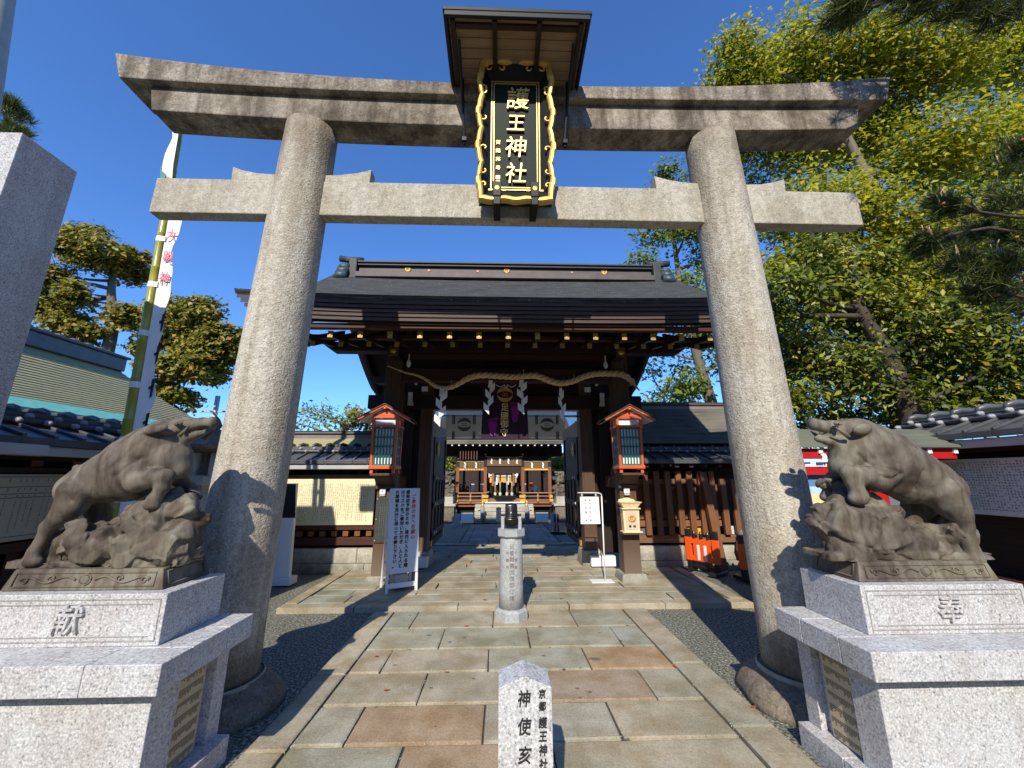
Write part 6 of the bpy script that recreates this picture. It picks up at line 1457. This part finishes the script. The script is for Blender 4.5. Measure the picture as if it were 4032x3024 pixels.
# ================================================================ trees
T1 = [(7.23, 9.12, 13.59, 0.92), (6.93, 8.83, 14.24, 0.51), (9.51, 9.47, 14.62, 1.36), (11.27, 8.94, 14.38, 1.43), (13.14, 8.75, 13.8, 1.39), (16.82, 9.48, 15.36, 1.6), (7.81, 10.62, 12.82, 1.22), (9.8, 10.36, 12.41, 1.4), (12.21, 10.28, 12.81, 1.54), (12.75, 9.09, 10.85, 1.35), (16.05, 9.78, 11.62, 1.59), (9.68, 9.21, 8.68, 1.18), (11.28, 8.98, 7.92, 1.14), (7.93, 8.83, 8.52, 1.02), (13.46, 9.07, 8.18, 1.11), (20.48, 10.64, 14.32, 2.16), (7.34, 10.42, 14.05, 0.75)]
T2 = [(6.98, 13.61, 13.13, 0.83), (6.07, 13.6, 10.98, 0.72), (6.87, 12.39, 10.59, 0.89), (5.15, 12.62, 9.17, 0.51), (6.66, 13.25, 8.4, 0.98), (8.56, 13.46, 10.26, 1.11), (7.48, 13.71, 6.78, 0.95), (5.98, 13.76, 6.18, 0.53), (7.55, 12.17, 7.48, 0.87), (9.72, 13.21, 12.39, 1.01), (8.7, 13.34, 13.52, 0.83), (6.52, 13.01, 4.65, 0.7), (8.63, 12.36, 6.1, 0.86), (6.43, 12.95, 13.4, 0.4)]
T3 = [(6.0, 7.34, 5.38, 0.7), (8.62, 8.7, 5.83, 0.95), (9.6, 8.58, 5.0, 0.93), (10.49, 8.08, 4.93, 0.97), (11.05, 7.68, 4.2, 0.87), (7.07, 8.65, 4.49, 0.79), (7.68, 8.12, 3.85, 0.74), (9.24, 8.61, 3.39, 0.66), (10.63, 8.56, 3.38, 0.77), (11.13, 8.01, 3.05, 0.66), (5.63, 7.86, 4.91, 0.62), (11.64, 8.16, 6.0, 0.79), (5.91, 7.89, 3.11, 0.55), (6.92, 7.46, 6.29, 0.62), (11.85, 7.69, 3.53, 0.86), (9.4, 8.5, 6.7, 0.7)]
L1 = [(-19.53, 16.11, 11.91, 0.87), (-18.19, 16.12, 11.35, 1.04), (-18.45, 17.57, 11.51, 0.94), (-20.37, 16.7, 10.39, 0.84), (-21.08, 17.34, 9.31, 0.77), (-19.91, 17.18, 8.23, 0.93), (-17.08, 16.86, 8.57, 0.71), (-21.38, 18.49, 14.01, 0.68), (-18.99, 16.49, 9.39, 0.74), (-17.23, 17.03, 11.58, 0.53), (-18.28, 16.51, 7.65, 0.6)]
L2 = [(-15.24, 17.27, 9.16, 0.73), (-13.38, 16.55, 8.71, 0.79), (-15.57, 16.71, 8.42, 0.46), (-14.96, 17.49, 7.88, 1.03), (-12.9, 16.64, 7.32, 0.94), (-12.45, 17.12, 6.88, 0.58), (-16.48, 17.81, 7.36, 0.74), (-13.24, 16.2, 6.09, 0.98), (-14.16, 16.12, 5.8, 0.77), (-13.65, 16.46, 4.75, 0.7), (-13.04, 17.53, 6.3, 0.72), (-14.97, 17.23, 4.83, 0.49)]
S1 = [(-7.93, 15.47, 4.14, 0.44), (-7.37, 15.66, 4.08, 0.52), (-6.57, 15.36, 3.76, 0.4), (-8.36, 15.92, 3.65, 0.41), (-6.87, 15.09, 3.45, 0.53)]
S2 = [(-6.17, 16.39, 4.21, 0.51), (-5.87, 16.79, 3.67, 0.48), (-6.61, 16.91, 3.68, 0.44)]
S3 = [(6.67, 16.47, 6.14, 0.58), (7.42, 16.92, 5.39, 0.63), (5.79, 15.04, 4.58, 0.46), (7.51, 15.58, 6.1, 0.59), (8.25, 16.93, 5.19, 0.63)]
I1 = [(-2.59, 19.78, 2.21, 0.28), (-2.69, 19.41, 1.76, 0.27), (-2.3, 19.94, 1.87, 0.19)]
I2 = [(2.77, 19.62, 2.31, 0.32), (3.19, 19.82, 1.86, 0.28), (2.6, 19.29, 1.79, 0.27)]
PL = [(-10.81, 7.1, 9.4, 0.18), (-10.72, 7.22, 9.24, 0.18), (-10.52, 7.07, 8.65, 0.18), (-10.44, 7.19, 8.72, 0.14)]
PR = [(6.47, 4.57, 4.81, 0.22), (6.36, 4.07, 4.96, 0.23), (5.12, 3.81, 4.66, 0.14), (5.6, 3.84, 3.9, 0.21), (5.27, 3.94, 3.99, 0.14), (7.35, 4.43, 6.11, 0.2), (6.3, 4.09, 4.48, 0.23), (5.6, 4.03, 3.69, 0.19), (4.82, 3.88, 4.17, 0.11), (6.84, 4.59, 3.84, 0.24)]
PT = [(2.61, 2.27, 5.18, 0.1), (2.61, 2.18, 5.15, 0.08), (3.13, 2.12, 5.1, 0.11), (3.4, 2.12, 5.07, 0.11), (3.78, 2.17, 5.09, 0.12), (4.01, 2.37, 5.56, 0.13), (3.0, 2.16, 5.26, 0.11)]
def leaves(name, clumps, n_per, size, asp, m, parent, seed, up_=.5, spread=.20, shell=.45, flat=.85, droop=0.0, spray=26, sunny=1.0):
    rg = np.random.default_rng(seed); Ps = []
    for cx, cy, cz, r in clumps:
        n = int(n_per*(r*r)); k = max(3, n//spray)
        d = rg.normal(size=(k,3)); d /= np.linalg.norm(d, axis=1)[:, None]
        rad = r*(1-shell*rg.random(k)**1.5)
        c = np.array([cx,cy,cz])+d*rad[:, None]*np.array([1.0,.9,flat])*rg.uniform(.85,1.12,(k,1))
        per = rg.poisson(n/k, k)+1
        ii = np.repeat(np.arange(k), per)
        p = c[ii]+rg.normal(size=(len(ii),3))*spread*r**.5*np.array([1,1,.6])
        o = d[ii]*.5+rg.normal(size=(len(ii),3))*.62+np.array([-.12,-.62,.42])*sunny; o[:, 2] += up_   # leaves turn their faces to the light
        Ps.append((p, o))
    p = np.concatenate([a for a, _ in Ps]); nrm = np.concatenate([a for _, a in Ps]); N = len(p)
    nrm /= np.linalg.norm(nrm, axis=1)[:, None]; t = rg.normal(size=(N,3)); t[:, 2] -= droop; t -= nrm*(t*nrm).sum(1)[:, None]; t /= np.linalg.norm(t, axis=1)[:, None]
    bb = np.cross(nrm, t); s = size*rg.uniform(.5, 1.45, N)[:, None]
    V = np.stack([p-t*s*.5, p+bb*s*asp*.5-t*s*.05+nrm*s*.07, p+t*s*.5, p-bb*s*asp*.5-t*s*.05+nrm*s*.07], 1).reshape(-1, 3) - np.array(wloc(parent))
    me = bpy.data.meshes.new(name); me.vertices.add(N*4); me.vertices.foreach_set('co', V.astype(np.float32).ravel())
    me.loops.add(N*4); me.loops.foreach_set('vertex_index', np.arange(N*4, dtype=np.int32)); me.polygons.add(N); me.polygons.foreach_set('loop_start', np.arange(0, N*4, 4, dtype=np.int32)); me.polygons.foreach_set('loop_total', np.full(N, 4, np.int32))
    me.update(); me.validate(); return link(name, me, m, parent)
def limb(b, p0, p1, r0, r1, rr, wob=.12, n=7):
    p0, p1 = Vector(p0), Vector(p1); L = (p1-p0).length; pts = []; rad = []
    o = [Vector((rr.uniform(-1,1), rr.uniform(-1,1), rr.uniform(-.6,.6)))*L*wob for _ in range(2)]
    for i in range(n+1):
        t = i/n; pts.append(p0.lerp(p1, t)+o[0]*math.sin(math.pi*t)*.6+o[1]*math.sin(2*math.pi*t)*.3); rad.append(r0+(r1-r0)*t**.8)
    b.tube(pts, rad, 7, cap=True); return pts
M['bark_dark'] = wood('dark_bark', (.035,.027,.02), (.10,.08,.06), 'Z', .9); M['bark_pale'] = wood('pale_bark', (.09,.075,.055), (.22,.19,.14), 'Z', .9)
def tree(name, label, base, trunk, trad, clumps, leafkw, bark, seed, group=None, limbs=True, twigs=2):
    t = thing(name, label, 'tree', base, 0, group); rr = random.Random(seed)
    b = MB(); pts = [Vector(p) for p in trunk]; cr_ = catmull(pts, 5); b.tube(cr_, [trad*(1-.75*i/(len(cr_)-1)) for i in range(len(cr_))], 10); tr = b.build('trunk', bark, t, smooth=True)
    if limbs:
        b = MB()
        for cx, cy, cz, r in clumps:
            src = min(cr_[len(cr_)//4:], key=lambda q: (q-Vector((cx,cy,cz-r*.9))).length)
            e = Vector((cx,cy,cz)); L = (e-src).length
            pp = limb(b, src, e, min(trad*.5, .035+.018*L), .018, rr)
            for k in range(twigs):
                d = Vector((rr.uniform(-1,1), rr.uniform(-1,.6), rr.uniform(-.3,1)))*r*.9; limb(b, pp[-2-k], e+d, .022, .006, rr, .1, 4)
        b.build('branches', bark, t, smooth=True)
    leaves('crown', clumps, parent=t, seed=seed, **leafkw); return t
YG = foliage('yellow_green_leaf', [(0,(.11,.15,.006)), (.3,(.24,.27,.010)), (.62,(.42,.41,.014)), (.85,(.55,.49,.018)), (1,(.62,.53,.04))], .5)
MG = foliage('fresh_green_leaf', [(0,(.06,.11,.008)), (.4,(.14,.20,.012)), (.8,(.25,.30,.02)), (1,(.34,.36,.03))], .4)
DG = foliage('dark_glossy_leaf', [(0,(.035,.052,.006)), (.4,(.095,.125,.010)), (.75,(.20,.235,.016)), (.95,(.34,.35,.03)), (1,(.5,.32,.03))], .25, .45, .35)
DG2 = foliage('mid_green_leaf', [(0,(.045,.065,.006)), (.45,(.10,.135,.010)), (.8,(.20,.235,.014)), (1,(.34,.35,.03))], .3, .5, .3)
CA = foliage('rusty_camphor_leaf', [(0,(.10,.12,.012)), (.4,(.19,.20,.02)), (.72,(.29,.27,.03)), (.88,(.40,.27,.045)), (1,(.48,.24,.06))], .35)
PG = foliage('pine_needle', [(0,(.03,.05,.012)), (.5,(.085,.12,.025)), (1,(.20,.22,.05))], .2, .45)
T1 = T1 + [(7.9,8.9,6.9,.8),(9.0,9.2,6.6,.85),(10.2,9.3,6.9,.9),(11.4,9.4,6.7,.95),(9.6,8.8,5.6,.6),(8.3,8.6,5.7,.55),(7.0,8.9,6.6,.6),(11.0,9.0,5.4,.6)]
tree('broadleaf_tree', 'tall bright yellow green tree filling the upper right of the picture', (10.4,9.6,0), [(10.4,9.6,0),(10.5,9.5,3.3),(11.0,9.4,6.4),(10.9,9.5,9.5),(10.2,9.6,13.5)], .34, T1, dict(n_per=3000, size=.15, asp=.52, m=YG, up_=.45, spread=.30, shell=.75, spray=13), M['bark_pale'], 1)
tree('leaning_tree', 'fresh green tree with grey limbs between the gate roof and the right pillar', (7.6,13.2,0), [(7.6,13.2,0),(7.4,13.1,3),(6.9,13,5.6),(6.6,13,8),(6.5,13,10.5)], .26, T2, dict(n_per=1700, size=.15, asp=.6, m=MG, up_=.4, spread=.28, shell=.7), M['bark_pale'], 2)
tree('camphor_tree', 'dark glossy leaved evergreen tree above the right wall', (9.3,8.7,0), [(9.3,8.7,0),(9.25,8.5,2.6),(8.8,8.3,4.2),(8.3,8.2,5.4),(8.4,8.2,6.6)], .30, T3, dict(n_per=2600, size=.15, asp=.4, m=DG, up_=.35, spread=.32, shell=.85, spray=14), M['bark_dark'], 3)
T3B = [(7.2,9.6,3.6,.75),(8.0,9.8,4.6,.8),(9.0,9.7,4.1,.8),(10.0,9.8,4.7,.85),(11.2,9.8,4.2,.9),(12.4,9.8,4.8,.9),(8.6,9.8,3.1,.7),(10.4,9.9,3.2,.75),(12.0,9.9,3.2,.8),(7.0,9.9,5.6,.8),(8.6,9.9,5.9,.8),(10.4,10,6.0,.9),(12.2,10,6.2,.95),(6.3,10,4.6,.6),(13.6,10,4.4,.9),(13.8,10,6.0,1.0),(9.3,9.6,2.4,.5),(7.6,9.6,2.6,.5)]
tree('camphor_tree', 'dense mid green evergreen tree filling in behind the glossy one', (10.9,10.2,0), [(10.9,10.2,0),(10.8,10.1,2.4),(10.4,10,4.2),(10.2,10,6)], .26, T3B, dict(n_per=2000, size=.15, asp=.42, m=DG2, up_=.35, spread=.34, shell=.9, spray=14), M['bark_dark'], 31)
def fuller(cl, seed, k):
    rr = random.Random(seed); out = []
    for x, y, z, r in cl:
        out.append((x, y, z, r*1.08))
        for _ in range(k): q = rr.uniform(.45, .7)*r; out.append((x+rr.uniform(-.9,.9)*r, y+rr.uniform(-.7,.5)*r, z+rr.uniform(-.35,.6)*r, q))
    return out
L1, L2 = fuller(L1, 1, 2), fuller(L2, 2, 2)
tree('camphor_tree', 'tall rust tipped camphor tree behind the left slab monument', (-18,17,0), [(-18,17,0),(-17.7,17,5),(-17.6,17,8),(-18.1,17,10),(-18.3,17,12)], .34, L1, dict(n_per=1500, size=.21, asp=.6, m=CA, up_=.6, spread=.19, shell=.6, flat=.8, spray=28), M['bark_pale'], 4, 'camphor trees on the left')
tree('camphor_tree', 'rust tipped camphor tree between the bamboo pole and the left pillar', (-15.8,17,0), [(-15.8,17,0),(-15.6,17,4.2),(-14.9,17,5.3),(-14.2,17,6.6),(-13.9,17,8)], .30, L2, dict(n_per=1500, size=.21, asp=.6, m=CA, up_=.6, spread=.19, shell=.6, flat=.8, spray=28), M['bark_pale'], 5, 'camphor trees on the left')
tree('garden_tree', 'small light green tree above the wall left of the gate', (-6.6,16,0), [(-6.6,16,0),(-6.5,16,2),(-6.4,16,3.6)], .12, S1, dict(n_per=600, size=.15, asp=.5, m=MG, spread=.35, shell=.8), M['bark_pale'], 6)
tree('garden_tree', 'small rusty leaved tree beside the left lantern', (-4.2,16,0), [(-4.2,16,0),(-4.2,16,2),(-4.3,16,3.4)], .1, S2, dict(n_per=1100, size=.18, asp=.5, m=CA, spread=.28, shell=.8), M['bark_dark'], 7)
tree('garden_tree', 'light green trees with pale trunks right of the gate roof', (7.6,16.4,0), [(7.6,16.4,0),(7.3,16.3,3),(6.9,16.2,5)], .16, S3, dict(n_per=750, size=.17, asp=.5, m=MG, spread=.35, shell=.8), M['bark_pale'], 8)
tree('court_tree', 'green tree left of the worship hall inside the gate', (-3.4,20,0), [(-3.4,20,0),(-3.3,19.8,1.2),(-3.2,19.6,2.4)], .1, [(x-.1,y,z+.05,r*1.9) for x,y,z,r in I1], dict(n_per=1500, size=.16, asp=.5, m=DG, spread=.3, shell=.8), M['bark_dark'], 9)
tree('court_tree', 'bright green tree right of the worship hall inside the gate', (3.6,20,0), [(3.6,20,0),(3.5,19.8,1.2),(3.4,19.6,2.4)], .1, [(x,y,z+.05,r*1.9) for x,y,z,r in I2], dict(n_per=1500, size=.16, asp=.5, m=MG, spread=.3, shell=.8), M['bark_dark'], 10)
def pine(label, base, trunk, trad, tips, seed, n_tuft, shoots=False, ln=.12, wd=.0035):
    t = thing('pine_tree', label, 'tree', base, 0, 'pine trees'); rr = random.Random(seed); rg = np.random.default_rng(seed)
    b = MB(); cr_ = catmull([Vector(p) for p in trunk], 5); b.tube(cr_, [trad*(1-.7*i/(len(cr_)-1)) for i in range(len(cr_))], 10); b.build('trunk', M['bark_dark'], t, smooth=True)
    b = MB(); tuft = []
    for cx, cy, cz, r in tips:
        src = min(cr_, key=lambda q: (q-Vector((cx,cy,cz))).length); e = Vector((cx,cy,cz)); pp = limb(b, src, e, .035, .014, rr)
        for k in range(n_tuft):
            q = e+Vector((rr.gauss(0,.55), rr.gauss(0,.5), rr.gauss(0,.45)))*r; limb(b, pp[-2], q, .009, .004, rr, .1, 3); tuft.append((q, (q-pp[-3]).normalized()))
    b.build('branches', M['bark_dark'], t, smooth=True)
    P_ = []; D_ = []
    for q, d in tuft:
        m_ = 42; dd = rg.normal(size=(m_,3))*.62+np.array(d)*.75+np.array([0,0,.3]); dd /= np.linalg.norm(dd, axis=1)[:, None]
        P_.append(np.repeat(np.array(q)[None], m_, 0)-np.array(d)*rg.uniform(0,.07,(m_,1))); D_.append(dd)
    p = np.concatenate(P_); d = np.concatenate(D_); N = len(p); sd_ = np.cross(d, rg.normal(size=(N,3))); sd_ /= np.linalg.norm(sd_, axis=1)[:, None]; l = ln*rg.uniform(.7,1.15,N)[:, None]
    V = np.stack([p-sd_*wd, p+sd_*wd, p+d*l+sd_*wd*.3, p+d*l-sd_*wd*.3], 1).reshape(-1,3)-np.array(base)
    me = bpy.data.meshes.new('needles'); me.from_pydata(V.tolist(), [], np.arange(N*4).reshape(-1,4).tolist()); link('needles', me, PG, t)
    if shoots:
        b = MB()
        for q, d in tuft[::5]:
            h = rr.uniform(.10,.26); b.tube([q, q+Vector((rr.uniform(-.03,.03),0,h*.6)), q+Vector((rr.uniform(-.05,.05),0,h))], [.009,.008,.003], 6)
        b.build('shoots', plain('pine_candle_%d' % seed,(.48,.33,.16),.7), t, smooth=True)
        b = MB()
        for q, d in tuft[2::9]: b.ball(q+Vector((0,-.03,.02)), .028, 1, (1,1,.8))
        b.build_each('cone', plain('orange_pine_flower_%d' % seed,(.42,.15,.05),.8), t, smooth=True)
    return t
pine('pine tree with pale upright shoots at the right edge', (8.6,4.6,0), [(8.6,4.6,0),(8.6,4.6,3),(8.5,4.5,5),(8.5,4.5,8)], .16, PR, 11, 46, True, .15, .004)
pine('dark pine branches hanging into the top right corner', (5.6,1.4,0), [(5.6,1.4,0),(5.5,1.5,3),(5.2,1.8,5.2),(4.8,2.0,6.4)], .14, PT+[(3.35,2.05,6.0,.35),(3.75,2.2,5.9,.35),(3.1,1.9,6.2,.3)], 12, 20, False, .13)
pine('sparse green pine sprays behind the top of the left slab', (-10.6,7.4,0), [(-10.6,7.4,0),(-10.4,7.4,4),(-10.2,7.3,7.4)], .16, PL, 13, 26, False, .2, .006)
